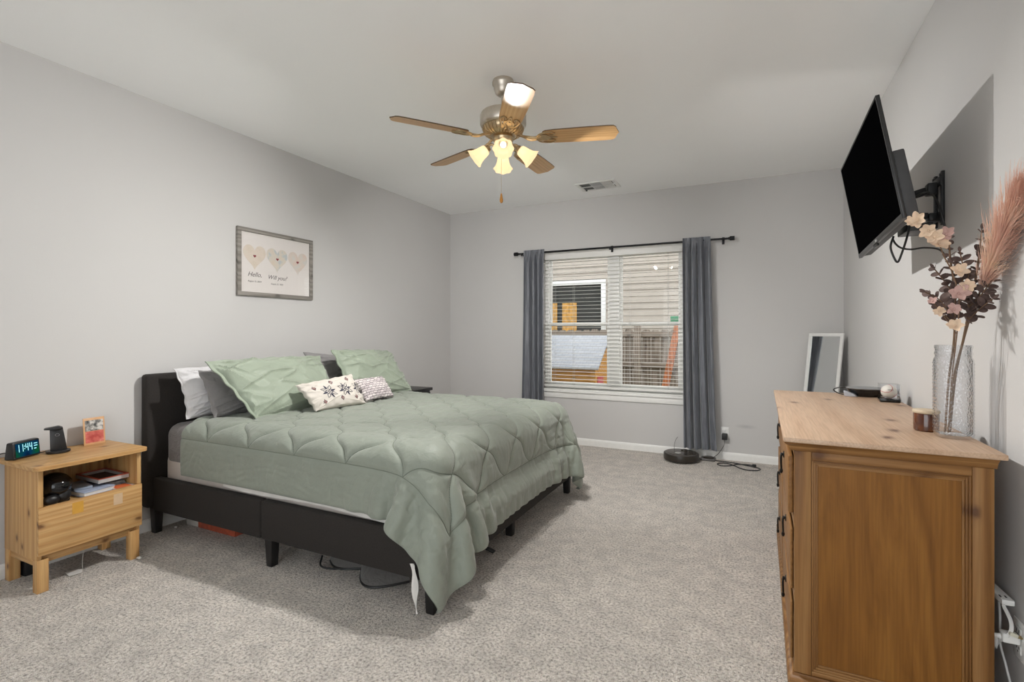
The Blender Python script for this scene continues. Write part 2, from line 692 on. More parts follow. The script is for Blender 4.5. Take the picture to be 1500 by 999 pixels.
for z in zz:
    zt = z + pitch
    if zt <= nz0 or z >= nz1:
        clap(hm, hx0, hx1, z, zt)
    else:
        clap(hm, hx0, nx0, z, zt)
        clap(hm, nx1, hx1, z, zt)
hm.box((hx0, hy + .03, GZ), (nx0, hy + .25, 4.6)).box((nx1, hy + .03, GZ), (hx1, hy + .25, 4.6))
hm.box((nx0, hy + .03, GZ), (nx1, hy + .25, nz0)).box((nx0, hy + .03, nz1), (nx1, hy + .25, 4.6))
obj('siding_wall', hm, siding_mat(), house, smooth=False)
wf = MB()
w = .10
wf.box((nx0 - w, hy - .05, nz1), (nx1 + w, hy + .02, nz1 + w), .004).box((nx0 - w, hy - .05, nz0 - w), (nx1 + w, hy + .02, nz0), .004)
wf.box((nx0 - w, hy - .05, nz0), (nx0, hy + .02, nz1), .004).box((nx1, hy - .05, nz0), (nx1 + w, hy + .02, nz1), .004)
wfo = obj('house_window', wf, plain('outdoor_white_trim', (.72, .72, .70), .5), house)
kg = NT('dark_house_glass')
v = kg.coord()
kg.set(Roughness=.2)
kg.b.inputs['Base Color'].default_value = (.035, .037, .034, 1)
kg.b.inputs['Specular IOR Level'].default_value = .35
obj('house_pane', MB().box((nx0, hy + .0, nz0), (nx1, hy + .012, nz1)), kg.m, wfo, smooth=False)
# amber sheets that paint autumn tree reflections onto that window's glass
refl_m = plain('amber_reflection_paint', (.50, .27, .06), .8, noise=.35, scale=14)
for x0, x1 in ((-4.40, -3.98), (-3.86, -3.52)):
    P = [[(x0 + (x1 - x0) * i / 24, hy - .016 - .008 * math.sin(i * 1.4), nz0 + .03 + (nz1 - .42 - nz0) * j / 6) for j in range(7)] for i in range(25)]
    obj('amber_reflection', MB().sheet(P, .004), refl_m, wfo)

# ---- fence
fy = 8.6
ft = 1.30
fence = thing('wooden_fence', 'weathered grey brown picket fence behind the playhouse', 'fence', (-1, fy, GZ))
fm = wood('weathered_fence_wood', (.16, .125, .095), (.27, .225, .18), (.36, .31, .26), 'Z', 9., .08, .9, True, .2, 3.0, (.07, .05, .04))
random.seed(5)
x = -6.5
while x < 3.2:
    wd = .138
    top = ft + random.uniform(-.012, .012)
    yy = fy + random.uniform(-.003, .003)
    obj('picket', MB().prism([(x, yy, GZ + .02), (x + wd, yy, GZ + .02), (x + wd, yy, top - .03), (x + wd - .025, yy, top), (x + .025, yy, top), (x, yy, top - .03)], (0, .018, 0)), fm, fence, smooth=False)
    x += .150
fr_m = wood('fence_rail_wood', (.17, .13, .10), (.29, .24, .19), (.38, .33, .28), 'X', 8., .06, .9, True, .2, 3.0, (.07, .05, .04))
for z0 in (.12, .66, 1.17):
    obj('fence_rail', MB().box((-6.5, fy - .045, z0), (3.2, fy - .004, z0 + .088), .004), fr_m, fence)
for px in (-5.5, -3.60, -1.76, .55):
    obj('fence_post', MB().box((px - .05, fy - .14, GZ), (px + .05, fy - .046, 1.36), .006), fm, fence)

# ---- wooden playhouse
py0 = 6.75
ph = thing('playhouse', 'low orange wooden playhouse with a grey shingled roof', 'playhouse', (-3.0, 7.1, GZ))
ow = wood('orange_stained_boards', (.50, .23, .05), (.62, .31, .075), (.70, .38, .11), 'X', 9., .06, .6, True, .1)
gx = -1.985          # gable end
pz = .80
pb = MB()
for i in range(8):
    z0 = GZ + (pz - GZ) * i / 8
    z1 = GZ + (pz - GZ) * (i + 1) / 8 - .008
    pb.box((-4.2, py0, z0), (gx, py0 + .03, z1), .003)
pb.box((-4.2, py0 + .012, GZ), (gx - .01, py0 + .04, pz))
obj('side_boards', pb, ow, ph)
g = MB()
g.prism([(gx - .03, py0 + .03, GZ), (gx - .03, py0 + .93, GZ), (gx - .03, py0 + .93, pz), (gx - .03, py0 + .48, 1.12), (gx - .03, py0 + .03, pz)], (.03, 0, 0))
obj('gable_end', g, ow, ph, smooth=False)
obj('corner_post', MB().box((gx - .06, py0 - .025, GZ), (gx + .015, py0, pz - .01), .003), ow, ph)
obj('door_panel', MB().box((gx, py0 + .12, GZ + .05), (gx + .014, py0 + .40, .62), .003), plain('red_door_paint', (.48, .10, .10), .6), ph, label='red painted door panel')
gr = NT('grey_shingles')
v = gr.coord()
br = gr.n('TexBrick', Scale=5.5)
br.inputs['Color1'].default_value = (.33, .345, .37, 1)
br.inputs['Color2'].default_value = (.40, .41, .43, 1)
br.inputs['Mortar'].default_value = (.2, .2, .22, 1)
br.inputs['Mortar Size'].default_value = .012
gr.l(v, br.inputs['Vector'])
gr.l(br.outputs['Color'], gr.b.inputs['Base Color'])
gr.set(Roughness=.85)
for sgn, ya, yb_ in ((1, py0 - .14, py0 + .48), (-1, py0 + 1.10, py0 + .48)):
    za, zb = .74, 1.175
    obj('roof_slope', MB().prism([(-4.3, ya, za), (-4.3, yb_, zb), (-4.3, yb_, zb + .03), (-4.3, ya, za + .03)], (4.3 + gx + .09, 0, 0)), gr.m, ph, smooth=False)

# ---- orange swing frame
sw = thing('swing_frame', 'orange wooden swing set leg frame with green beam by the fence', 'swing set', (-1.0, 7.4, GZ))
om = wood('red_orange_stain', (.46, .13, .04), (.60, .20, .07), (.68, .26, .10), 'Z', 9., .06, .6, True, .1)
T_ = Vector((-.955, 7.4, 1.40))
for bx in (-1.25, -.72):
    b_ = Vector((bx, 7.4 + (.08 if bx > -1 else -.08), GZ))
    d = T_ - b_
    q = Vector((0.045, 0, 0))
    y2 = Vector((0, .045, 0))
    obj('frame_leg', MB().prism([b_ - q - y2, b_ + q - y2, b_ + q + y2, b_ - q + y2], d), om, sw, smooth=False)
obj('brace', MB().box((-1.13, 7.36, .30), (-.80, 7.40, .39), .004), om, sw)
obj('top_beam', MB().box((-1.06, 7.35, 1.40), (1.6, 7.45, 1.48), .004), plain('green_beam_paint', (.05, .30, .14), .5), sw, label='green top beam')
obj('far_support', MB().box((1.5, 7.35, GZ), (1.6, 7.45, 1.40), .004), om, sw)

# ================================================================== BLIND, ROD, CURTAINS
bl = thing('window_blind', 'white slatted blind lowered over the window, slats open', 'blind', ((WX0 + WX1) / 2, YB + .04, WZ0))
bx0, bx1 = WX0 + .006, WX1 - .006
m_slat = plain('blind_slat_white', (.80, .79, .76), .4, noise=.01)
obj('headrail', MB().box((bx0, YB + .004, 2.085), (bx1, YB + .068, WZ1 - .002), .003), m_slat, bl)
sl = MB()
z = .685
zs = []
while z < 2.07:
    zs.append(z)
    z += .0415
for z in zs:
    sl.prism([(bx0, YB + .016, z - .0012), (bx0, YB + .037, z + .0002), (bx0, YB + .058, z - .0012), (bx0, YB + .058, z + .0006), (bx0, YB + .037, z + .0020), (bx0, YB + .016, z + .0006)], (bx1 - bx0, 0, 0))
obj('slats', sl, m_slat, bl, smooth=False)
obj('bottom_rail', MB().box((bx0, YB + .010, .632), (bx1, YB + .064, .655), .004), m_slat, bl)
cm = plain('blind_cord', (.55, .54, .52), .8)
for x in (-2.06, -1.83, -1.20, -.80):
    for yy in (YB + .009, YB + .065):
        obj('ladder_cord', MB().tube([(x, yy, .655), (x, yy, 2.085)], .0012, 6), cm, bl)

m_iron = plain('black_iron', (.018, .018, .02), .4, .6, .1)
RZ_, RYY = 2.163, YB - .09
rod = thing('curtain_rod', 'black metal curtain rod above the window', 'curtain rod', (-1.35, RYY, RZ_))
obj('rod_bar', MB().cyl((-2.46, RYY, RZ_), (-.22, RYY, RZ_), .0095, n=16), m_iron, rod)
for x, d in ((-2.46, -1), (-.22, 1)):
    obj('finial', MB().cyl((x, RYY, RZ_), (x + d * .012, RYY, RZ_), .013, n=20).cyl((x + d * .012, RYY, RZ_), (x + d * .055, RYY, RZ_), .021, n=24), m_iron, rod)
for x in (-2.42, -1.382, -.27):
    obj('rod_bracket', MB().box((x - .012, YB - .006, RZ_ - .04), (x + .012, YB - .0003, RZ_ + .03), .002).box((x - .006, RYY - .004, RZ_ - .021), (x + .006, YB - .005, RZ_ - .010), .001).box((x - .006, RYY - .014, RZ_ - .03), (x + .006, RYY - .011, RZ_ + .004), .001), m_iron, rod)

kc = NT('slate_satin_curtain')
v = kc.coord(scale=(1, 1, .08))
n1 = kc.n('TexNoise', Scale=60.0, Detail=3.0)
kc.l(v, n1.inputs['Vector'])
kc.l(kc.ramp(n1.outputs['Fac'], [(.3, (.10, .107, .125)), (.7, (.185, .195, .22))]), kc.b.inputs['Base Color'])
kc.set(Roughness=.36)
kc.b.inputs['Sheen Weight'].default_value = .5
kc.b.inputs['Sheen Roughness'].default_value = .4
m_curt = kc.m


def curtain(name, label, xt0, xt1, xb0, xb1, zb, folds, seed):
    rs = np.random.RandomState(seed)
    nu, nv = 150, 40
    P = np.zeros((nu, nv, 3))
    ph_ = rs.uniform(0, 6, 6)
    for i in range(nu):
        u = i / (nu - 1)
        for j in range(nv):
            w = j / (nv - 1)
            z = zb + (RZ_ + .032 - zb) * w
            x0 = xb0 + (xt0 - xb0) * w ** .7
            x1 = xb1 + (xt1 - xb1) * w ** .7
            a = folds * 2 * PI * u + 1.1 * math.sin(4.3 * u + ph_[0]) + .35 * math.sin(3 * w + ph_[1])
            amp = .022 + .022 * (1 - w) ** .6
            y = RYY - .008 + amp * math.sin(a) + .012 * math.sin(2.3 * a + ph_[2] + 2 * w) * (1 - .6 * w) + .012 * math.sin(7 * u + ph_[3])
            x = x0 + (x1 - x0) * u + .010 * math.cos(a) * (1 - w * .5)
            if w > .93:                        # rod pocket pinches onto the rod
                t = (w - .93) / .07
                y = y * (1 - t) + (RYY - .0155 + .003 * math.sin(a * 1.7)) * t
            y = min(y, YB - .045)
            P[i, j] = (x, y, z)
    o = obj(name, MB().sheet(P, .0035), m_curt)
    return tag(o, label, 'curtain')


curtain('window_curtain', 'slate grey curtain at the left end of the rod', -2.395, -2.135, -2.425, -2.12, .13, 3.6, 3)
curtain('window_curtain', 'slate grey curtain hanging onto the robot vacuum', -.645, -.385, -.63, -.325, .105, 3.9, 8)

# ================================================================== CEILING FAN
FX, FY = -1.329, 2.632
fan = thing('ceiling_fan', 'five-blade wooden ceiling fan with four lit glass shades', 'ceiling fan', (FX, FY, H))
m_nick = plain('brushed_nickel', (.58, .53, .46), .36, 1.0, .05, 60)
m_brass = plain('antique_brass', (.52, .40, .25), .3, 1.0, .08, 60)
m_bladew = wood('fan_blade_oak', (.50, .28, .11), (.57, .34, .145), (.62, .40, .19), 'X', 14., .05, .35, False, .03)
m_bedge = plain('blade_edge_brown', (.10, .06, .03), .5)
FC = Vector((FX, FY, 0))
prof = [(.0, 2.7398), (.060, 2.7398), (.064, 2.728), (.064, 2.715), (.056, 2.705), (.054, 2.69), (.047, 2.664), (.034, 2.652), (.022, 2.646), (.0, 2.646)]
obj('canopy', MB().lathe(prof, FC, 36), m_nick, fan)
obj('downrod', MB().cyl((FX, FY, 2.648), (FX, FY, 2.545), .0125, n=20), m_nick, fan)
prof = [(.0, 2.562), (.03, 2.562), (.034, 2.556), (.10, 2.552), (.128, 2.543), (.136, 2.528), (.136, 2.478), (.130, 2.468), (.118, 2.462), (.0, 2.462)]
mh = MB().lathe(prof, FC, 48)
obj('motor_housing', mh, m_nick, fan)
vt = MB()
prof = [(.118, 2.463), (.122, 2.452), (.112, 2.432), (.092, 2.416), (.070, 2.408), (.0, 2.408)]
vt.lathe(prof, FC, 60, fr=lambda a, k: 1 - .025 * (0.5 + .5 * math.cos(30 * a)) if 0 < k < 5 else 1)
for i in range(30):                      # cooling ribs
    a = 2 * PI * i / 30
    p0 = FC + Vector((.122 * math.cos(a), .122 * math.sin(a), 2.455))
    p1 = FC + Vector((.078 * math.cos(a), .078 * math.sin(a), 2.409))
    pm = FC + Vector((.112 * math.cos(a), .112 * math.sin(a), 2.429))
    vt.tube([p0, pm, p1], .0035, 6)
obj('motor_vents', vt, m_brass, fan)
ZB = 2.392
BA = [math.radians(16.5 + 72 * i) for i in range(5)]
half = [(.235, .046), (.25, .058), (.30, .063), (.45, .0675), (.60, .0685), (.635, .066), (.650, .052), (.656, .030), (.662, .014), (.668, .0)]
for a in BA:
    Mz = Matrix.Translation((FX, FY, ZB)) @ Matrix.Rotation(a, 4, 'Z') @ Matrix.Rotation(math.radians(-12), 4, 'X')
    out = [(x, y) for x, y in half] + [(x, -y) for x, y in half[::-1][1:]]
    bb = MB().prism([(x, y, 0) for x, y in out], (0, 0, .006))
    for fc in bb.b.faces:
        if len(fc.verts) == 4:
            fc.material_index = 1
    # object space of a blade runs along its length so that the grain does too
    blade = obj('blade', bb, [m_bladew, m_bedge], None, smooth=False, loc=(0, 0, 0))
    blade.parent = fan
    blade.matrix_parent_inverse = Matrix.Translation(-Vector(fan.location))
    blade.matrix_basis = Mz
    bi = MB()
    # arm from the motor, then an open scrolled plate under the blade root
    bi.tube([(.085, 0, .028), (.12, 0, .012), (.16, .012, -.004), (.20, .006, -.006)], .008, 8, smooth=4)
    bi.tube([(.085, 0, .028), (.12, 0, .012), (.16, -.012, -.004), (.20, -.006, -.006)], .008, 8, smooth=4)
    for s_ in (1, -1):
        bi.tube([(.195, 0, -.005), (.215, .034 * s_, -.005), (.25, .048 * s_, -.004), (.285, .050 * s_, -.004), (.305, .036 * s_, -.004), (.292, .022 * s_, -.004), (.272, .030 * s_, -.004)], .0042, 6, smooth=5)
        bi.tube([(.20, 0, -.005), (.235, .016 * s_, -.004), (.27, .012 * s_, -.004), (.30, .004 * s_, -.004), (.318, 0, -.004)], .0042, 6, smooth=5)
    bi.prism([(.19, .012, -.006), (.215, .030, -.006), (.255, .030, -.006), (.285, 0, -.006), (.255, -.030, -.006), (.215, -.030, -.006), (.19, -.012, -.006)], (0, 0, .005))
    for px, py in ((.225, .018), (.225, -.018), (.262, 0)):
        bi.sphere((px, py, -.007), .0055, 10, 6, (1, 1, .6))
    bo = obj('blade_iron', bi, m_brass, None, loc=(0, 0, 0))
    bo.parent = blade
# light kit
lk = MB().lathe([(.0, 2.409), (.055, 2.409), (.062, 2.398), (.060, 2.385), (.048, 2.372), (.052, 2.360), (.052, 2.335), (.040, 2.318), (.022, 2.306), (.014, 2.296), (.0, 2.292)], FC, 36)
obj('light_hub', lk, m_brass, fan)
ks = NT('frosted_lamp_glass')
e1 = ks.n('Emission', Strength=.52)
e1.inputs['Color'].default_value = (1.0, .80, .50, 1)
t1 = ks.n('BsdfTranslucent')
t1.inputs['Color'].default_value = (.50, .38, .24, 1)
t2 = ks.n('BsdfTransparent')
t2.inputs['Color'].default_value = (1, .93, .82, 1)
m1 = ks.n('MixShader')
m1.inputs[0].default_value = .22
ks.l(t1.outputs[0], m1.inputs[1])
ks.l(t2.outputs[0], m1.inputs[2])
a1 = ks.n('AddShader')
ks.l(m1.outputs[0], a1.inputs[0])
ks.l(e1.outputs[0], a1.inputs[1])
g1 = ks.n('BsdfGlossy', Roughness=.2)
m2 = ks.n('MixShader')
m2.inputs[0].default_value = .06
ks.l(a1.outputs[0], m2.inputs[1])
ks.l(g1.outputs[0], m2.inputs[2])
ks.l(m2.outputs[0], ks.out.inputs['Surface'])
m_shade = ks.m
kb_ = NT('lit_bulb')
eb = kb_.n('Emission', Strength=2.2)
eb.inputs['Color'].default_value = (1.0, .88, .70, 1)
kb_.l(eb.outputs[0], kb_.out.inputs['Surface'])
for ang in (-63, 27, 117, 207):
    a = math.radians(ang)
    d = Vector((math.cos(a), math.sin(a), 0))
    ax = (d * math.sin(math.radians(52)) + Vector((0, 0, -math.cos(math.radians(52))))).normalized()
    hub = FC + d * .045 + Vector((0, 0, 2.350))
    neck = FC + d * .092 + Vector((0, 0, 2.338))
    am = MB().tube([hub, FC + d * .065 + Vector((0, 0, 2.362)), FC + d * .083 + Vector((0, 0, 2.356)), neck], .007, 10, smooth=4)
    am.cyl(neck - ax * .012, neck + ax * .012, .017, .024, n=20)
    ao = obj('lamp_arm', am, m_brass, fan)
    M = Matrix.Translation(neck) @ ax.to_track_quat('Z', 'Y').to_matrix().to_4x4()
    prof = [(.022, .006), (.030, .012), (.034, .030), (.037, .052), (.042, .072), (.050, .090), (.058, .100),
            (.055, .0985), (.047, .088), (.039, .070), (.034, .050), (.031, .030), (.027, .014)]

    def flute(a_, k_):
        w_ = 1 - abs(k_ - 6) / 6
        return 1 + .055 * max(0, w_) * math.cos(8 * a_)
    obj('lamp_shade', MB().lathe(prof, n=48, M=M, fr=flute), m_shade, ao)
    bpos = neck + ax * .055
    obj('bulb', MB().lathe([(.0, .046), (.009, .0445), (.016, .040), (.018, .034), (.015, .027), (.011, .020), (.010, .014), (.0, .012)], n=24, M=M), kb_.m, ao)
    ld = bpy.data.lights.new('bulb_light', 'AREA')
    ld.shape = 'DISK'
    ld.size = .05
    ld.energy = BULB_POWER
    ld.color = BULB_COLOR
    ld.spread = math.radians(122)
    lo = bpy.data.objects.new('bulb_light', ld)
    C.objects.link(lo)
    lo.rotation_mode = 'QUATERNION'
    lo.rotation_quaternion = (-ax).to_track_quat('Z', 'Y')
    lo.location = neck + ax * .1005 - fan.location
    lo.parent = fan
pc = MB()
z = 2.294
pc.cyl((FX - .012, FY, 2.30), (FX - .012, FY, 2.075), .0009, n=6)
ch = obj('pull_chain', pc, m_brass, fan)
obj('chain_fob', MB().lathe([(.0, 2.078), (.004, 2.075), (.006, 2.062), (.010, 2.040), (.0095, 2.028), (.005, 2.020), (.0, 2.019)], Vector((FX - .012, FY, 0)), 16), plain('honey_wood_fob', (.55, .24, .04), .35), ch)

# ================================================================== CEILING VENT
vx0, vx1, vy0, vy1 = -1.615, -1.215, 4.78, 5.06
vent = thing('ceiling_vent', 'white metal air register on the ceiling near the window', 'air vent', ((vx0 + vx1) / 2, (vy0 + vy1) / 2, H))
b = MB()
t = .032
zc = H - .0005
for lo, hi in (((vx0, vy0), (vx1, vy0 + t)), ((vx0, vy1 - t), (vx1, vy1)), ((vx0, vy0 + t), (vx0 + t, vy1 - t)), ((vx1 - t, vy0 + t), (vx1, vy1 - t))):
    b.box((lo[0], lo[1], zc - .010), (hi[0], hi[1], zc), .002)
obj('vent_frame', b, m_white, vent)
obj('duct_opening', MB().box((vx0 + t, vy0 + t, zc - .003), (vx1 - t, vy1 - t, zc - .001)), plain('dark_duct', (.03, .03, .03), .8), vent)
b = MB()
xa, xb_, n = vx0 + t, vx1 - t, 3
third = (xb_ - xa) / 3
for i in range(3):
    x0 = xa + third * i
    if i == 1:
        yy = vy0 + t + .008
        while yy < vy1 - t - .01:
            b.box((x0 + .004, yy, zc - .010), (x0 + third - .004, yy + .012, zc - .0085), rot=RX(.6))
            yy += .0165
    else:
        xx = x0 + .008
        tilt = .75 if i == 0 else -.75
        while xx < x0 + third - .010:
            b.box((xx, vy0 + t, zc - .010), (xx + .013, vy1 - t, zc - .0085), rot=RY(tilt))
            xx += .0165
    b.box((x0 - .002, vy0 + t, zc - .011), (x0 + .004, vy1 - t, zc - .003))
b.box((xa, (vy0 + vy1) / 2 - .004, zc - .012), (xb_, (vy0 + vy1) / 2 + .004, zc - .004))
obj('louvers', b, m_white, vent, smooth=False)
obj('damper_lever', MB().box((vx0 + .045, vy1 - .055, zc - .022), (vx0 + .062, vy1 - .040, zc - .008), .002), plain('dark_lever', (.08, .08, .08), .5), vent)

# ================================================================== BED FRAME
HX0, HX1 = XL + .014, -3.368
BY0, BY1 = 1.835, 3.745
bed = thing('bed', 'dark charcoal upholstered king bed frame standing on the carpet', 'bed', (-2.35, 2.79, 0))
m_up = fabric('charcoal_upholstery', (.019, .0155, .0135), .9, 1100., .35, .25, 160., .0)
m_bleg = plain('black_bed_leg', (.010, .009, .009), .45)


def slab(lo, hi, bev=.018):
    return MB().box(lo, hi, bev, 3)


hb = slab((HX0, 1.800, .165), (HX1, 3.78, .995), .02)
obj('headboard', hb, m_up, bed)
rail_z = (.145, .352)
for y0, y1 in ((BY0, BY0 + .05), (BY1 - .05, BY1)):
    m_ = MB()
    m_.box((HX1 - .006, y0, rail_z[0]), (-2.392, y1, rail_z[1]), .012, 3).box((-2.390, y0, rail_z[0]), (-1.262, y1, rail_z[1]), .012, 3)
    obj('side_rail', m_, m_up, bed)
obj('foot_rail', slab((-1.302, BY0 + .04, rail_z[0]), (-1.258, BY1 - .04, rail_z[1]), .012), m_up, bed)
obj('platform', MB().box((HX1 + .004, BY0 + .052, .20), (-1.304, BY1 - .052, .235), .003), m_bleg, bed)
for lx, ly in ((-3.385, 1.865), (-2.338, 1.868), (-1.300, 1.868), (-3.385, 3.715), (-2.338, 3.712), (-1.318, 3.715), (-2.338, 2.79), (-1.36, 2.79)):
    w0, w1 = .029, .021
    pl = [(lx - w1, ly - w1, 0), (lx + w1, ly - w1, 0), (lx + w1, ly + w1, 0), (lx - w1, ly + w1, 0)]
    m_ = MB()
    bot = [m_.b.verts.new(p) for p in pl]
    top = [m_.b.verts.new((lx + (p[0] - lx) * w0 / w1, ly + (p[1] - ly) * w0 / w1, .20)) for p in pl]
    fs = [m_.b.faces.new(bot[::-1]), m_.b.faces.new(top)] + [m_.b.faces.new((bot[i], bot[(i + 1) % 4], top[(i + 1) % 4], top[i])) for i in range(4)]
    m_._bev(fs, .004)
    obj('leg', m_, m_bleg, bed)

# ---- mattress with its fitted sheet
mt = thing('mattress', 'thick king mattress in a grey fitted sheet on the dark bed frame', 'mattress', (-2.33, 2.79, .236))
mx0, mx1, my0, my1 = HX1 + .012, -1.318, 1.892, 3.688
obj('mattress_core', MB().box((mx0, my0, .236), (mx1, my1, .50), .05, 4), fabric('cream_mattress_cover', (.56, .51, .47), .9), mt)
obj('fitted_sheet', MB().box((mx0 - .003, my0 - .004, .40), (mx1 + .004, my1 + .004, .682), .075, 6), fabric('grey_sheet', (.19, .175, .17), .9, wr=.5), mt)

# ---- comforter: a puffed cloth let fall over the bed
CS0, CS1, CT0, CT1 = -3.13, -.875, 1.602, 4.00


def drape():
    h = .036
    s = np.linspace(CS0, CS1, int((CS1 - CS0) / h) + 1)
    t = np.linspace(CT0, CT1, int((CT1 - CT0) / h) + 1)
    hs, ht = s[1] - s[0], t[1] - t[0]
    SS, TT = np.meshgrid(s, t, indexing='ij')
    rng = np.random.RandomState(4)
    P = np.stack([SS, TT, np.full_like(SS, .735)], -1)
    P[..., 2] += rng.uniform(-.002, .002, SS.shape)
    V = np.zeros_like(P)
    boxes = [(np.array([-2.345, 2.79, .34]), np.array([1.045, .915, .355]), .11),
             (np.array([-2.33, 2.79, .25]), np.array([1.085, .972, .110]), .02)]
    off = .014

    def collide(P, Pp):
        for c, he, r in boxes:
            core = he - r
            for rep in range(2):
                q = P - c
                d = q - np.clip(q, -core, core)
                L = np.linalg.norm(d, axis=-1)
                ins = L < 1e-7
                if not ins.any():
                    break
                P[ins, 2] = c[2] + he[2] + off
            pen = (r + off) - L
            m = (pen > 0) & (L > 1e-7)
            n = d / np.maximum(L, 1e-7)[..., None]
            P[m] += n[m] * pen[m][..., None]
            mv = P - Pp
            tn = mv - n * np.sum(mv * n, -1, keepdims=True)
            P[m] -= .6 * tn[m]
        low = P[..., 2] < .03
        P[low, 2] = .03

    def solve(P, di, dj, rest, k):
        n0, n1 = P.shape[:2]
        for a in range(2):
            i = np.arange(0, n0 - di)
            j = np.arange(max(0, -dj), n1 - max(0, dj))
            if di:
                i = i[(i // di) % 2 == a]
            else:
                j = j[(j // dj) % 2 == a]
            ia, ib = np.ix_(i, j), np.ix_(i + di, j + dj)
            D = P[ib] - P[ia]
            L = np.linalg.norm(D, axis=-1, keepdims=True)
            corr = .5 * k * (L - rest) / np.maximum(L, 1e-9) * D
            P[ia] += corr
            P[ib] -= corr
    dg = math.hypot(hs, ht)
    dt = 1 / 60.
    for it in range(200):
        V[..., 2] -= 9.8 * dt
        V *= .97 if it < 150 else .9
        Pp = P.copy()
        P += V * dt
        for k in range(9):
            solve(P, 1, 0, hs, .9)
            solve(P, 0, 1, ht, .9)
            solve(P, 1, 1, dg, .35)
            solve(P, 1, -1, dg, .35)
            solve(P, 2, 0, 2 * hs, .10)
            solve(P, 0, 2, 2 * ht, .10)
            collide(P, Pp)
        V = (P - Pp) / dt
    return s, t, P


def up_matrix(n, k):
    """cubic (Catmull-Rom) resampling of n samples at k points per interval"""
    m = (n - 1) * k + 1
    A = np.zeros((m, n))
    for r in range(m):
        x = r / k
        i = min(int(x), n - 2)
        f = x - i
        w = [-.5 * f ** 3 + f * f - .5 * f, 1.5 * f ** 3 - 2.5 * f * f + 1, -1.5 * f ** 3 + 2 * f * f + .5 * f, .5 * f ** 3 - .5 * f * f]
        for q, wq in zip((i - 1, i, i + 1, i + 2), w):
            A[r, min(max(q, 0), n - 1)] += wq
    return A


def vnoise(x, y, seed):
    """smooth value noise on numpy arrays"""
    rs = np.random.RandomState(seed)
    G = rs.uniform(-1, 1, (64, 64))
    xi, yi = np.floor(x).astype(int), np.floor(y).astype(int)
    fx, fy_ = x - xi, y - yi
    fx = fx * fx * (3 - 2 * fx)
    fy_ = fy_ * fy_ * (3 - 2 * fy_)
    g = lambda a, b: G[a % 64, b % 64]
    return (g(xi, yi) * (1 - fx) + g(xi + 1, yi) * fx) * (1 - fy_) + (g(xi, yi + 1) * (1 - fx) + g(xi + 1, yi + 1) * fx) * fy_


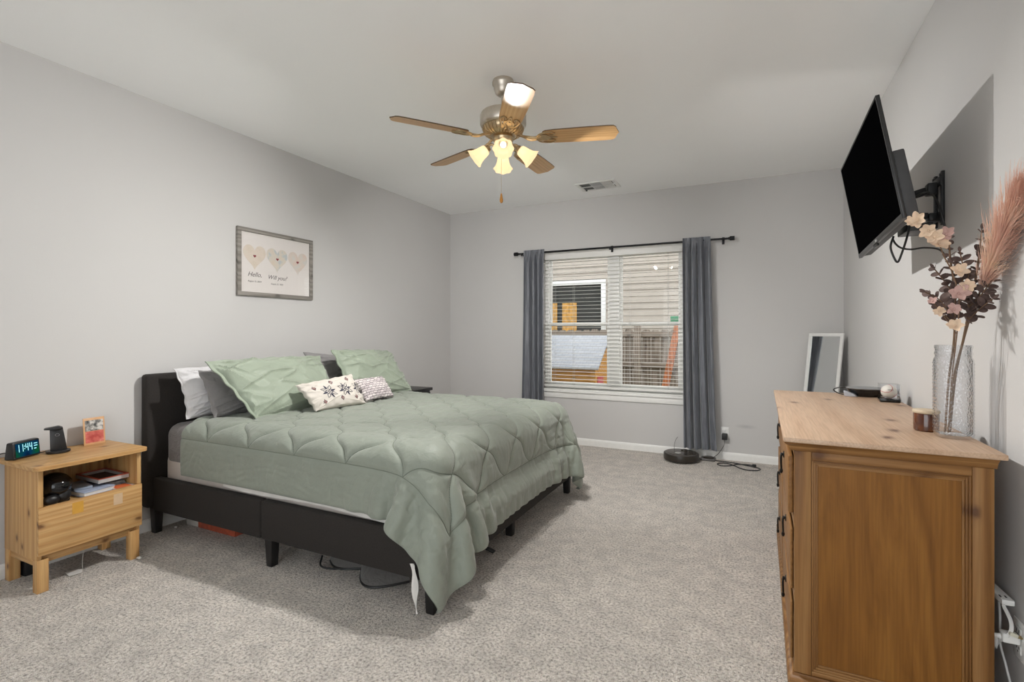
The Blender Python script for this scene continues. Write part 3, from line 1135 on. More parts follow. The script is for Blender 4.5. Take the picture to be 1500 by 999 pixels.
def comforter():
    s, t, P = drape()
    K = 6
    A, B = up_matrix(len(s), K), up_matrix(len(t), K)
    Q = np.einsum('ij,jkc->ikc', A, P)
    Q = np.einsum('ijc,kj->ikc', Q, B)
    s2, t2 = A @ s, B @ t
    SS, TT = np.meshgrid(s2, t2, indexing='ij')
    N = np.cross(np.gradient(Q, axis=0), np.gradient(Q, axis=1))
    N /= np.maximum(np.linalg.norm(N, axis=-1, keepdims=True), 1e-9)
    # stitched lines: a border line all round, a lattice of curved diamonds inside
    bd = .225
    db = np.minimum(np.minimum(CS1 - SS, TT - CT0), CT1 - TT)
    D = .355
    uu = (SS - (CS1 - bd)) / D
    vv = (TT - (CT0 + bd)) / D
    bow = .05
    l1 = (uu + vv) + bow * np.sin(2 * PI * (uu - vv))
    l2 = (uu - vv) + bow * np.sin(2 * PI * (uu + vv))
    f1 = np.abs(l1 - np.round(l1)) * D / 1.414
    f2 = np.abs(l2 - np.round(l2)) * D / 1.414
    inside = db > bd
    dline = np.where(inside, np.minimum(np.minimum(f1, f2), np.abs(db - bd)), np.abs(db - bd))
    dline = np.where(inside, dline, np.minimum(dline, db + .004))
    puff = (.013 * (1 - np.exp(-dline / .010)) + .006 * (1 - np.exp(-dline / .05))) * np.where(inside, 1, .45)
    # creases that run away from the seams, and broad softness
    wr = .0022 * vnoise(SS * 60 + 3 * vnoise(SS * 6, TT * 6, 2), TT * 11, 5) + .0018 * vnoise(SS * 12, TT * 55 + 3 * vnoise(SS * 6, TT * 6, 3), 6)
    soft = .003 * vnoise(SS * 5, TT * 5, 9)
    foot = np.clip((SS - (-1.55)) / .25, 0, 1)      # the foot drop is the more crumpled
    crump = .004 * foot * (vnoise(TT * 34 + 2 * vnoise(SS * 8, TT * 8, 4), SS * 6, 12)) * np.exp(-((np.abs(db - bd)) / .16) ** 2)
    hgt = puff + (wr + soft) * (1 - np.exp(-dline / .02)) + crump
    if N[10, 200, 2] < 0:
        N = -N
    top = Q + N * (hgt + .004)[..., None]
    bot = Q - N * .008
    n, m = SS.shape
    e = np.minimum(np.minimum(np.arange(n)[:, None], np.arange(n)[::-1][:, None]), np.minimum(np.arange(m)[None], np.arange(m)[::-1][None]))
    w = np.clip(e / 3., 0, 1)[..., None]
    mid = (Q)
    top = mid + (top - mid) * np.sqrt(w)
    bot = mid + (bot - mid) * np.sqrt(w) - N * .0006
    idx = lambda i, j: i * m + j
    I, J = np.meshgrid(np.arange(n - 1), np.arange(m - 1), indexing='ij')
    a, b, c, d = idx(I, J).ravel(), idx(I + 1, J).ravel(), idx(I + 1, J + 1).ravel(), idx(I, J + 1).ravel()
    F1 = np.stack([a, b, c, d], 1)
    F2 = np.stack([d, c, b, a], 1) + n * m
    ring = [idx(i, 0) for i in range(n)] + [idx(n - 1, j) for j in range(1, m)] + [idx(i, m - 1) for i in range(n - 2, -1, -1)] + [idx(0, j) for j in range(m - 2, 0, -1)]
    F3 = [(p, q, q + n * m, p + n * m) for p, q in zip(ring, ring[1:] + ring[:1])]
    # stitching along every seam, its thread darkened to paint in the groove shade
    def at(s_, t_):
        i = np.clip((s_ - CS0) / (CS1 - CS0) * (n - 1), 0, n - 1.001)
        j = np.clip((t_ - CT0) / (CT1 - CT0) * (m - 1), 0, m - 1.001)
        a0, b0 = i.astype(int), j.astype(int)
        fa, fb = (i - a0)[:, None], (j - b0)[:, None]
        return top[a0, b0] * (1 - fa) * (1 - fb) + top[a0 + 1, b0] * fa * (1 - fb) + top[a0, b0 + 1] * (1 - fa) * fb + top[a0 + 1, b0 + 1] * fa * fb
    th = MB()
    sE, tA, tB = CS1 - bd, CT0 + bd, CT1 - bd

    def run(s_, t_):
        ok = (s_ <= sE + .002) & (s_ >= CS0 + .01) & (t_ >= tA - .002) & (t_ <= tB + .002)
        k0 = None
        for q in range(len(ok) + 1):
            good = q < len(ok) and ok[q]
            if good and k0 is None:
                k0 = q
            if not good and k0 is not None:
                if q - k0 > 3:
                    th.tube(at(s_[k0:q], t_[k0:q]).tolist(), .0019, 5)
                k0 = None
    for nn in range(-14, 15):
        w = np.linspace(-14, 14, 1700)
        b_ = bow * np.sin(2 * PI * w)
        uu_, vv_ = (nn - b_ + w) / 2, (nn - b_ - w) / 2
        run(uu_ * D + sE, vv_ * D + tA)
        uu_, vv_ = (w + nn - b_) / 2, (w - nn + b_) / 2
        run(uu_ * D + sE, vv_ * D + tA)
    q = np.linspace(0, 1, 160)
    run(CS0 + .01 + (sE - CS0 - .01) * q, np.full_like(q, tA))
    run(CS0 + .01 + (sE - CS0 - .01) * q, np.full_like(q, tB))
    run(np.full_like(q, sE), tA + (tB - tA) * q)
    return np.concatenate([top.reshape(-1, 3), bot.reshape(-1, 3)]), F1.tolist() + F2.tolist() + F3, th


def satin(name, rgb, rough=.42, sheen=.5):
    k = NT(name)
    v = k.coord()
    n = k.n('TexNoise', Scale=7.0, Detail=3.0)
    k.l(v, n.inputs['Vector'])
    k.l(k.ramp(n.outputs['Fac'], [(.3, tuple(c * .96 for c in rgb)), (.7, tuple(c * 1.04 for c in rgb))]), k.b.inputs['Base Color'])
    k.set(Roughness=rough)
    k.b.inputs['Sheen Weight'].default_value = sheen
    k.b.inputs['Sheen Roughness'].default_value = .5
    n2 = k.n('TexNoise', Scale=38.0, Detail=4.0, Distortion=1.2)
    k.l(v, n2.inputs['Vector'])
    k.bump(n2.outputs['Fac'], .22, .012)
    return k.m


m_green = satin('sage_green_satin', (.250, .278, .232), .58, .25)
Vc, Fc, thread = comforter()
me = bpy.data.meshes.new('comforter')
oc = Vector((-2.2, 2.79, .69))
me.from_pydata((Vc - np.array(oc)).tolist(), [], Fc)
me.polygons.foreach_set('use_smooth', [True] * len(me.polygons))
me.materials.append(m_green)
me.update()
co = bpy.data.objects.new('comforter', me)
C.objects.link(co)
co.location = oc
tag(co, 'sage green quilted comforter spread over the bed, hanging over its foot', 'comforter')
obj('seam_stitch_shade', thread, plain('seam_shade_thread', (.150, .172, .138), .7), co)

# ---- white top sheet that peeps out under the hem and at the foot corner
P = []
for i in range(70):
    u = i / 69
    x = -2.75 + (1.40) * u
    zl = .371 - .030 * math.sin(u * 9) * .25 - .010 * u
    P.append([(x, 1.8765 - .0015 * math.sin(i * .9) - .004 * (1 - j / 8), zl + (.50 - zl) * j / 8) for j in range(9)])
sh = MB().sheet(P, .003)
P = []
for i in range(9):
    u = i / 8
    row = []
    for j in range(14):
        w = j / 13
        row.append((-1.372 + .030 * w + .034 * (1 - .6 * w) * (u - .5) + .004 * math.sin(9 * w + 4 * u), 1.822 - .012 * w + .006 * math.sin(7 * w + u * 5), .22 - .205 * w))
    P.append(row)
sh.sheet(P, .003)
tag(obj('bed_sheet', sh, fabric('white_cotton', (.70, .68, .65), .9)), 'white bed sheet edge showing below the green comforter', 'sheet')


# ================================================================== PILLOWS
def pillow(name, corners, th, mat, label, group=None, pinch=.07, flange=0., seed=1, sag=.0, wr=.006, back=1., power=.42, cat='pillow', lean=None):
    """corners TL, TR, BR, BL of the cushion's middle plane; the front swells by th"""
    TL, TR, BR, BL = [np.array(c, float) for c in corners]
    BR[2] += .016
    BL[2] += .016
    n, m = 120, 90
    U, Vv = np.meshgrid(np.linspace(-1, 1, n), np.linspace(-1, 1, m), indexing='ij')
    ue = U * (1 - pinch * (1 - Vv ** 2) * np.abs(U) ** 3)
    ve = Vv * (1 - pinch * (1 - U ** 2) * np.abs(Vv) ** 3)
    a, b = (ue + 1) / 2, (ve + 1) / 2
    base = (BL * ((1 - a) * (1 - b))[..., None] + BR * (a * (1 - b))[..., None] + TL * ((1 - a) * b)[..., None] + TR * (a * b)[..., None])
    nr = np.cross(TR - TL, TL - BL)
    nr /= np.linalg.norm(nr)
    if nr[0] < 0:
        nr = -nr
    fl = 1 - flange
    uu, vv = np.clip(np.abs(U) / fl, 0, 1), np.clip(np.abs(Vv) / fl, 0, 1)
    prof = ((1 - uu ** 2.2) * (1 - vv ** 2.2)) ** power
    prof = prof * (1 - .12 * Vv)              # the stuffing settles towards the bottom
    # creases fan out of the corners
    r = np.zeros_like(U)
    for k, (cu, cv) in enumerate(((-1, -1), (-1, 1), (1, 1), (1, -1))):
        dx, dy = U - cu, Vv - cv
        an = np.arctan2(dy, dx)
        di = np.hypot(dx, dy)
        q_ = (1 - np.abs(vnoise(an * 4.2 + 20, di * 1.1 + 7 * k, seed + k))) ** 4
        r += (q_ - .35) * np.exp(-di * 1.1) * np.clip(di * 4, 0, 1)
    q_ = (1 - np.abs(vnoise(U * 1.3 + Vv * 1.7 + 9, Vv * 4.2 - 2 * U, seed + 9))) ** 5
    r += .55 * (q_ - .3)
    r += .35 * vnoise(U * 2.3 + 9, Vv * 2.2 + 3 * U, seed + 10)
    r *= np.minimum(1, prof * 3)
    edge = .0035
    bow = sag * (1 - U ** 2) * (Vv + .2)
    rip = .006 * np.sin(U * 17 + seed) * np.abs(Vv) ** 6 + .006 * np.sin(Vv * 13 + seed) * np.abs(U) ** 6
    F = base + nr * (th * prof + wr * 2.6 * r + edge + bow + rip)[..., None]
    Bk = base - nr * (th * .75 * back * prof + wr * r + edge - bow - rip)[..., None]
    mb = MB()
    VA = mb.grid(F.tolist())
    VB = [[mb.b.verts.new(Bk[i][j]) for j in range(m)] for i in range(n)]
    for i in range(n - 1):
        for j in range(m - 1):
            mb.b.faces.new((VB[i][j], VB[i][j + 1], VB[i + 1][j + 1], VB[i + 1][j]))
    for i in range(n - 1):
        mb.b.faces.new((VA[i][0], VB[i][0], VB[i + 1][0], VA[i + 1][0]))
        mb.b.faces.new((VA[i][-1], VA[i + 1][-1], VB[i + 1][-1], VB[i][-1]))
    for j in range(m - 1):
        mb.b.faces.new((VA[0][j], VA[0][j + 1], VB[0][j + 1], VB[0][j]))
        mb.b.faces.new((VA[-1][j], VB[-1][j], VB[-1][j + 1], VA[-1][j + 1]))
    # the cushion's own frame: origin at its middle, X along its width, Y up it
    cen = Vector(base.reshape(-1, 3).mean(0))
    X = Vector(TR - TL).normalized()
    Z = Vector(nr)
    Y = Z.cross(X).normalized()
    Z = X.cross(Y)
    M = Matrix((X, Y, Z)).transposed().to_4x4()
    M.translation = cen
    mb.xform(M.inverted())
    o = obj(name, mb, mat, None, loc=(0, 0, 0))
    o.matrix_world = M
    tag(o, label, cat, group)
    return o, F, base, nr, M


m_sham = satin('sage_green_sham', (.29, .338, .262), .55, .3)
m_grey = fabric('grey_pillowcase', (.235, .225, .225), .85, wr=.5)
m_wpil = fabric('white_pillowcase', (.66, .65, .66), .85, wr=.4)
TZ = .735
pillow('pillow', [(-3.27, 1.90, 1.03), (-3.27, 2.72, 1.05), (-3.17, 2.66, .70), (-3.17, 1.92, .70)], .085, m_wpil, 'white pillow leaning on the headboard behind the grey pillow', seed=3, pinch=.05, flange=.02)
pillow('pillow', [(-3.135, 1.965, 1.015), (-3.135, 2.74, 1.02), (-3.02, 2.70, .705), (-3.02, 1.99, .705)], .062, m_grey, 'grey pillow between the white pillow and the nearer green pillow', seed=13, pinch=.05)
pillow('pillow', [(-3.215, 2.86, 1.10), (-3.215, 3.62, 1.03), (-3.13, 3.60, .70), (-3.13, 2.86, .70)], .085, m_grey, 'dark grey pillow peeking over between the two green pillows', seed=23, pinch=.05)
pillow('pillow', [(-3.035, 1.945, 1.075), (-3.05, 2.86, 1.07), (-2.80, 2.83, .715), (-2.78, 2.10, .705)], .085, m_sham, 'nearer large sage green pillow leaning on grey pillow', seed=33, pinch=.035, flange=.055, sag=.02, wr=.010)
pillow('pillow', [(-3.02, 2.95, 1.115), (-3.10, 3.74, 1.08), (-2.84, 3.76, .705), (-2.82, 2.98, .72)], .080, m_sham, 'farther sage green pillow beside the far nightstand', seed=43, pinch=.035, flange=.055, sag=.02, wr=.010)
# printed cushion: ivory cotton with dark flowers and red diamonds
kf = NT('ivory_cushion_cotton')
v = kf.coord()
n = kf.n('TexNoise', Scale=300.0)
kf.l(v, n.inputs['Vector'])
kf.b.inputs['Base Color'].default_value = (.62, .575, .52, 1)
kf.set(Roughness=.9)
kf.bump(n.outputs['Fac'], .2, .002)
fp, F, base, nr, M = pillow('pillow', [(-2.735, 2.36, .905), (-2.69, 2.82, .945), (-2.585, 2.86, .715), (-2.62, 2.43, .715)], .050, kf.m, 'ivory cushion printed with dark flowers and red diamonds', seed=53, pinch=.04, wr=.003)
m_ink = plain('dark_navy_print', (.035, .035, .06), .85)
m_red = plain('brick_red_print', (.33, .08, .06), .85)


def surf(u, v_, lift=.0012):
    """point on the printed cushion's front"""
    i = (u + 1) / 2 * (F.shape[0] - 1)
    j = (v_ + 1) / 2 * (F.shape[1] - 1)
    i0, j0 = min(int(i), F.shape[0] - 2), min(int(j), F.shape[1] - 2)
    a, b = i - i0, j - j0
    p = F[i0, j0] * (1 - a) * (1 - b) + F[i0 + 1, j0] * a * (1 - b) + F[i0, j0 + 1] * (1 - a) * b + F[i0 + 1, j0 + 1] * a * b
    return p + nr * lift


ASP = .46 / .25


def patch(mb, c, pts):
    """a printed shape: pts in cushion heights around c, fanned over the curved front"""
    vs = [mb.b.verts.new(surf(max(-.99, min(.99, c[0] + x / ASP)), max(-.99, min(.99, c[1] + y)))) for x, y in pts]
    cx = sum(p[0] for p in pts) / len(pts)
    cy = sum(p[1] for p in pts) / len(pts)
    vc = mb.b.verts.new(surf(max(-.99, min(.99, c[0] + cx / ASP)), max(-.99, min(.99, c[1] + cy)), .0016))
    for q in range(len(vs)):
        mb.b.faces.new((vc, vs[q], vs[(q + 1) % len(vs)]))


def ringpatch(mb, c, out_, in_):
    a = [mb.b.verts.new(surf(max(-.99, min(.99, c[0] + x / ASP)), max(-.99, min(.99, c[1] + y)))) for x, y in out_]
    b = [mb.b.verts.new(surf(max(-.99, min(.99, c[0] + x / ASP)), max(-.99, min(.99, c[1] + y)))) for x, y in in_]
    for q in range(len(a)):
        r = (q + 1) % len(a)
        mb.b.faces.new((a[q], a[r], b[r], b[q]))


ink, red = MB(), MB()
for cx in (-.30, .32, .90):
    for k in range(8):
        an = PI / 4 * k + .2
        ca, sa = math.cos(an), math.sin(an)
        rot_ = lambda x, y: (x * ca - y * sa, x * sa + y * ca)
        if cx > .8 and ca > .25:
            continue
        leaf = [(.10, 0), (.22, .065), (.34, .055), (.50, 0), (.34, -.055), (.22, -.065)]
        if k % 2 == 0:
            patch(ink, (cx, 0), [rot_(x, y) for x, y in leaf])
        else:
            ringpatch(ink, (cx, 0), [rot_(x, y * 1.7) for x, y in leaf], [rot_(.16 + (x - .10) * .75, y * 1.0) for x, y in leaf])
        patch(ink, (cx, 0), [rot_(x, y) for x, y in [(.02, 0), (.06, .022), (.11, 0), (.06, -.022)]])
for c in ((-.68, .42), (-.02, .62), (.62, .66), (-.62, -.60), (.04, -.55), (.62, -.58)):
    d1 = [(.14, 0), (0, .16), (-.14, 0), (0, -.16)]
    ringpatch(ink, c, d1, [(x * .72, y * .72) for x, y in d1])
    ringpatch(red, c, [(x * .66, y * .66) for x, y in d1], [(x * .45, y * .45) for x, y in d1])
    patch(ink, c, [(x * .22, y * .22) for x, y in d1])
obj('flower_print', ink, m_ink, fp, smooth=False).matrix_world = Matrix.Identity(4)
obj('diamond_print', red, m_red, fp, smooth=False).matrix_world = Matrix.Identity(4)
for ch_ in fp.children:
    ch_.parent = fp
    ch_.matrix_parent_inverse = Matrix.Identity(4)
    ch_.data.transform(Matrix.Translation(M.translation))
    ch_.data.transform(M.inverted())
    ch_.matrix_basis = Matrix.Identity(4)
# woven cushion: rows of grey and white slubs
kw = NT('woven_grey_slub')
v = kw.coord()
br = kw.n('TexBrick', Scale=11.0)
br.inputs['Color1'].default_value = (.74, .68, .67, 1)
br.inputs['Color2'].default_value = (.50, .44, .45, 1)
br.inputs['Mortar'].default_value = (.10, .085, .09, 1)
br.inputs['Mortar Size'].default_value = .018
br.inputs['Brick Width'].default_value = .42
br.inputs['Row Height'].default_value = .20
nz = kw.n('TexNoise', Scale=60.0, Detail=2.0)
kw.l(v, nz.inputs['Vector'])
ma = kw.n('VectorMath', operation='MULTIPLY_ADD')
kw.l(nz.outputs['Color'], ma.inputs[0])
ma.inputs[1].default_value = (.0022, .0022, 0)
kw.l(v, ma.inputs[2])
kw.l(ma.outputs[0], br.inputs['Vector'])
kw.l(br.outputs['Color'], kw.b.inputs['Base Color'])
kw.set(Roughness=.95)
kw.bump(br.outputs['Fac'], .6, -.004)
kp, F2, base2, nr2, M2 = pillow('pillow', [(-2.735, 2.885, .895), (-2.735, 3.225, .895), (-2.63, 3.235, .715), (-2.63, 2.915, .715)], .048, kw.m, 'small woven grey and white cushion with nubby rows', seed=63, pinch=.05, wr=.003)

# ================================================================== NEAR NIGHTSTAND
pine = (.62, .385, .165), (.58, .34, .135), (.47, .245, .085)
m_pineX = wood('light_pine_depthwise', *pine, 'X', 9., .05, .45, True, .05, 4.5, (.13, .05, .015))
m_pineY = wood('light_pine_lengthwise', *pine, 'Y', 13., .045, .45, True, .05, 5.0, (.13, .05, .015))
m_pineZ = wood('light_pine_upright', *pine, 'Z', 9., .05, .45, True, .05, 5.2, (.13, .05, .015))
ny0, ny1, nxb, nxf = 1.168, 1.614, -3.430, -3.090
ns = thing('nightstand', 'small pine nightstand with an open shelf and one drawer, left of the bed', 'nightstand', ((nxb + nxf) / 2, (ny0 + ny1) / 2, 0))
top = MB()
fl = [(-3.446, 1.138)]
for i in range(9):                      # rounded front left corner, softly bowed front edge
    a = -PI / 2 + PI / 2 * i / 8
    fl.append((-3.052 + .022 * math.cos(a), 1.160 + .022 * math.sin(a)))
for i in range(1, 8):
    u = i / 8
    fl.append((-3.030 + .008 * math.sin(PI * u), 1.160 + (1.606 - 1.160) * u))
for i in range(9):
    a = PI / 2 * i / 8
    fl.append((-3.052 + .022 * math.cos(a), 1.606 + .022 * math.sin(a)))
fl.append((-3.446, 1.628))
top.prism([(x, y, .600) for x, y in fl], (0, 0, .020), .004)
obj('nightstand_top', top, m_pineY, ns)
for y in (ny0, ny1 - .018):
    obj('side_panel', MB().box((nxb + .002, y, .160), (nxf - .001, y + .018, .5995), .002), m_pineZ, ns)
obj('back_panel', MB().box((nxb + .004, ny0 + .0185, .17), (nxb + .012, ny1 - .0185, .599), .001), m_pineZ, ns)
for y in (ny0 + .001, ny1 - .046):
    for x in (nxb + .003, nxf - .046):
        obj('leg', MB().box((x, y, 0), (x + .045, y + .045, .1595), .002), m_pineZ, ns)
obj('apron', MB().box((nxf - .038, ny0 + .019, .135), (nxf - .020, ny1 - .019, .182), .002), m_pineY, ns)
for y in (ny0 + .019, ny1 - .037):
    obj('stretcher', MB().box((nxb + .049, y - .012, .125), (nxf - .047, y + .010, .1595), .002), m_pineX, ns)
obj('shelf', MB().box((nxb + .013, ny0 + .0185, .392), (nxf - .002, ny1 - .0185, .404), .001), m_pineY, ns)
for y in (ny0, ny1 - .020):
    obj('front_stile', MB().box((nxf - .0005, y, .416), (nxf + .011, y + .020, .5995), .0015), m_pineZ, ns)
dw = obj('drawer', MB().box((nxf + .0002, ny0 - .001, .184), (nxf + .019, ny1 + .002, .4155), .0025), m_pineY, ns)
m_tape = plain('tape_residue', (.60, .37, .13), .3)
dw2 = MB().box((nxf + .0191, 1.298, .345), (nxf + .0195, 1.345, .402))
obj('tape_mark', dw2, plain('amber_tape_mark', (.62, .33, .06), .3), dw)
obj('tape_mark', MB().box((nxf + .0191, 1.478, .335), (nxf + .0195, 1.520, .392)), plain('pale_tape_mark', (.62, .44, .28), .35), dw)

# ---- alarm clock
m_blk = plain('black_plastic', (.012, .012, .013), .38)
m_blkg = plain('gloss_black', (.006, .006, .007), .08)
cl = thing('alarm_clock', 'black digital alarm clock reading 11:44 on the pine nightstand', 'clock', (-3.352, 1.212, .620))
Rc = Matrix.Translation((-3.352, 1.212, .621)) @ Matrix.Rotation(math.atan2(.10, .16) - .12, 4, 'Z')
b = MB()
b.prism([(-.028, -.070, 0), (.026, -.070, 0), (.018, -.070, .086), (-.016, -.070, .086)], (0, .140, 0), .007)
b.xform(Rc)
obj('clock_body', b, m_blk, cl)
tilt = math.atan2(.008, .086)
Rs = Rc @ Matrix.Translation((.0228, 0, .044)) @ Matrix.Rotation(-tilt, 4, 'Y')
k = NT('clock_display')
v = k.coord()
gr_ = k.n('TexNoise', Scale=14.0)
k.l(v, gr_.inputs['Vector'])
em = k.n('Emission', Strength=.18)
k.l(k.ramp(gr_.outputs['Fac'], [(.35, (.01, .05, .16)), (.5, (.01, .14, .34)), (.68, (.02, .30, .10))]), em.inputs['Color'])
k.l(em.outputs[0], k.out.inputs['Surface'])
obj('screen', MB().box((0, -.060, -.034), (.0012, .060, .034), .0004).xform(Rs), k.m, cl)
seg = {'1': 'bc', '4': 'fgbc'}
dm = MB()


def seg7(ch, y0, z0, w, h, t):
    L = {'a': (y0, z0 + h - t, y0 + w, z0 + h), 'b': (y0 + w - t, z0 + h / 2, y0 + w, z0 + h), 'c': (y0 + w - t, z0, y0 + w, z0 + h / 2),
         'd': (y0, z0, y0 + w, z0 + t), 'e': (y0, z0, y0 + t, z0 + h / 2), 'f': (y0, z0 + h / 2, y0 + t, z0 + h), 'g': (y0, z0 + h / 2 - t / 2, y0 + w, z0 + h / 2 + t / 2)}
    for q in seg[ch]:
        a = L[q]
        dm.box((.0013, a[0] + .0006, a[1] + .0006), (.0019, a[2] - .0006, a[3] - .0006))


w_, h_, t_ = .015, .038, .0042
# seen from the room, left on the clock is towards -Y
for ch, y0 in (('1', -.056), ('1', -.036), ('4', -.010), ('4', .010)):
    seg7(ch, y0, -.010, w_, h_, t_)
for z0 in (.001, .014):
    dm.box((.0013, -.0165, z0), (.0019, -.0125, z0 + .004))
for i, (y0, z0, w0, h0) in enumerate(((.034, .018, .018, .007), (.034, .006, .018, .008), (.034, -.008, .012, .008), (-.052, -.027, .020, .006), (-.020, -.027, .026, .006), (.020, -.027, .020, .006))):
    if i < 3:
        dm.box((.0013, y0, z0), (.0019, y0 + w0, z0 + h0 * .55))
dm.xform(Rs)
k = NT('clock_digits')
em = k.n('Emission', Strength=.85)
em.inputs['Color'].default_value = (.42, .92, 1.0, 1)
k.l(em.outputs[0], k.out.inputs['Surface'])
obj('digits', dm, k.m, cl, smooth=False)

# ---- charging stand
chg = thing('charging_stand', 'black wireless charging stand between the clock and the card', 'charger', (-3.325, 1.345, .620))
b = MB().lathe([(.0, .6205), (.046, .6205), (.050, .624), (.050, .631), (.047, .634), (.0, .634)], Vector((-3.325, 1.345, 0)), 40)
obj('stand_base', b, m_blk, chg)
Rg = Matrix.Translation((-3.325, 1.345, .632)) @ Matrix.Rotation(-.35, 4, 'Z')
b = MB()
b.prism([(.012, -.032, 0), (.012, .036, 0), (-.002, .018, .120), (-.002, -.034, .120)], (-.014, 0, 0), .004)
b.xform(Rg)
obj('charging_panel', b, m_blk, chg)
b = MB()
b.prism([(.014, .018, .120), (.014, .002, .128), (.014, -.052, .121), (.014, -.058, .114), (.014, -.034, .111), (.014, .018, .111)], (-.040, 0, 0), .003)
b.xform(Rg)
obj('top_rest', b, m_blk, chg)
rg = MB()
for i in range(24):
    a0, a1 = 2 * PI * i / 24, 2 * PI * (i + 1) / 24
    f_ = lambda a, r: (.0063 + .0012, -.004 + r * math.cos(a), .082 + r * math.sin(a) * .8)
    vs = [rg.b.verts.new(f_(a0, .009)), rg.b.verts.new(f_(a1, .009)), rg.b.verts.new(f_(a1, .0075)), rg.b.verts.new(f_(a0, .0075))]
    rg.b.faces.new(vs)
rg.xform(Rg)
obj('charge_mark', rg, plain('grey_mark', (.30, .30, .32), .5), chg, smooth=False)

# ---- card in a clear stand
cdt = thing('trading_card', 'small tan-bordered card with grey picture and red lower half, standing on the nightstand', 'card', (-3.375, 1.532, .620))
Rk = Matrix.Translation((-3.375, 1.532, .6205)) @ Matrix.Rotation(-.10, 4, 'Y') @ Matrix.Rotation(.10, 4, 'Z')
obj('card_border', MB().box((-.002, -.054, .0), (.001, .054, .152), .0008).xform(Rk), plain('tan_card_border', (.62, .36, .18), .4), cdt)
kk = NT('grey_card_picture')
v = kk.coord()
n = kk.n('TexNoise', Scale=38.0, Detail=5.0)
kk.l(v, n.inputs['Vector'])
kk.l(kk.ramp(n.outputs['Fac'], [(.38, (.05, .05, .05)), (.5, (.22, .22, .21)), (.62, (.62, .60, .57))]), kk.b.inputs['Base Color'])
kk.set(Roughness=.4)
obj('card_picture', MB().box((.0012, -.046, .078), (.0018, .046, .138)).xform(Rk), kk.m, cdt, smooth=False)
kk = NT('red_card_text_area')
v = kk.coord()
n = kk.n('TexNoise', Scale=30.0, Detail=4.0)
kk.l(v, n.inputs['Vector'])
kk.l(kk.ramp(n.outputs['Fac'], [(.35, (.42, .06, .05)), (.6, (.62, .16, .13)), (.75, (.72, .36, .30))]), kk.b.inputs['Base Color'])
kk.set(Roughness=.4)
obj('card_lower_half', MB().box((.0012, -.046, .012), (.0018, .046, .076)).xform(Rk), kk.m, cdt, smooth=False)

# ---- things on the open shelf (shelf top z .404)
SZ = .4045
hs = thing('vr_headset', 'rounded black headset with strap at the left of the open shelf', 'headset', (-3.17, 1.262, SZ))
b = MB()
b.sphere((-3.175, 1.268, SZ + .083), 1.0, 28, 18, (.085, .068, .062))
b.xform(Matrix.Identity(4))
obj('visor', b, m_blkg, hs)
b = MB()
pts = []
for i in range(15):
    a = PI * (1.05 - 1.5 * i / 14)
    pts.append((-3.150 + .070 * math.cos(a) * .35, 1.250 + .052 * math.cos(a), SZ + .045 + .043 * math.sin(a - .9)))
b.tube(pts, .011, 8)
b.sphere((-3.115, 1.232, SZ + .026), 1.0, 18, 12, (.022, .034, .025))
b.sphere((-3.125, 1.285, SZ + .036), 1.0, 18, 12, (.024, .030, .035))
obj('head_strap', b, m_blk, hs)
m_ltb = plain('pale_blue_cover', (.36, .42, .55), .45)
m_wp = plain('paper_white', (.70, .68, .65), .7)
tb = thing('notebook', 'pale blue notebook lying flat on the open shelf beside the headset', 'notebook', (-3.21, 1.432, SZ))
Rt = RZ(.12)
b = MB().box((-3.325, 1.350, SZ), (-3.112, 1.500, SZ + .005), .001, rot=Rt, about=(-3.21, 1.432, SZ)).box((-3.325, 1.350, SZ + .021), (-3.112, 1.500, SZ + .026), .001, rot=Rt, about=(-3.21, 1.432, SZ))
obj('notebook_cover', b, m_ltb, tb)
obj('page_block', MB().box((-3.322, 1.353, SZ + .0052), (-3.116, 1.496, SZ + .0208), rot=Rt, about=(-3.21, 1.432, SZ)), m_wp, tb, smooth=False)
pb_ = MB().box((-3.330, 1.362, SZ + .0265), (-3.170, 1.440, SZ + .040), .004, rot=RZ(-.15))
tag(obj('plastic_case', pb_, plain('grey_blue_plastic', (.30, .35, .42), .4)), 'grey blue case lying on top of the pale blue notebook', 'case')
bkl = MB().box((-3.165, 1.4965, SZ), (-3.088, 1.5925, SZ + .010), .001)
o = obj('paper_booklet', bkl, m_wp)
tag(o, 'thin white booklet with orange front at the shelf edge', 'booklet')
obj('orange_cover', MB().box((-3.160, 1.500, SZ + .0101), (-3.0895, 1.575, SZ + .0108)), plain('orange_red_print', (.72, .16, .05), .5), o, smooth=False)
mg = MB()
for i in range(4):
    mg.box((-3.325 + .004 * i, 1.512, SZ + .0005 + .0062 * i), (-3.175 - .003 * i, 1.590 - .002 * i, SZ + .0060 + .0062 * i), .001, rot=RZ(.02 * i))
tag(obj('magazine_stack', mg, plain('magazine_grey', (.34, .35, .36), .5, noise=.4, scale=60)), 'small stack of grey magazines under the red-edged tray', 'magazines')
tray = thing('picture_tray', 'shallow tray box with a red edge resting on the shelf contents', 'tray', (-3.26, 1.51, SZ + .03))
b = MB()
z0, z1 = SZ + .043, SZ + .062
X0, X1, Y0, Y1 = -3.385, -3.150, 1.446, 1.590
tw = .009
bb = MB().box((X0, Y0, z0), (X1, Y1, z0 + .003))
for lo, hi in (((X0, Y0), (X1, Y0 + tw)), ((X0, Y1 - tw), (X1, Y1)), ((X0, Y0 + tw), (X0 + tw, Y1 - tw)), ((X1 - tw, Y0 + tw), (X1, Y1 - tw))):
    bb.box((lo[0], lo[1], z0 + .003), (hi[0], hi[1], z1))
    b.box((lo[0], lo[1], z1), (hi[0], hi[1], z1 + .006), .001)
Mt = Matrix.Translation((0, 0, 0))
obj('tray_body', bb, plain('tray_grey_board', (.45, .43, .42), .6), tray, smooth=False)
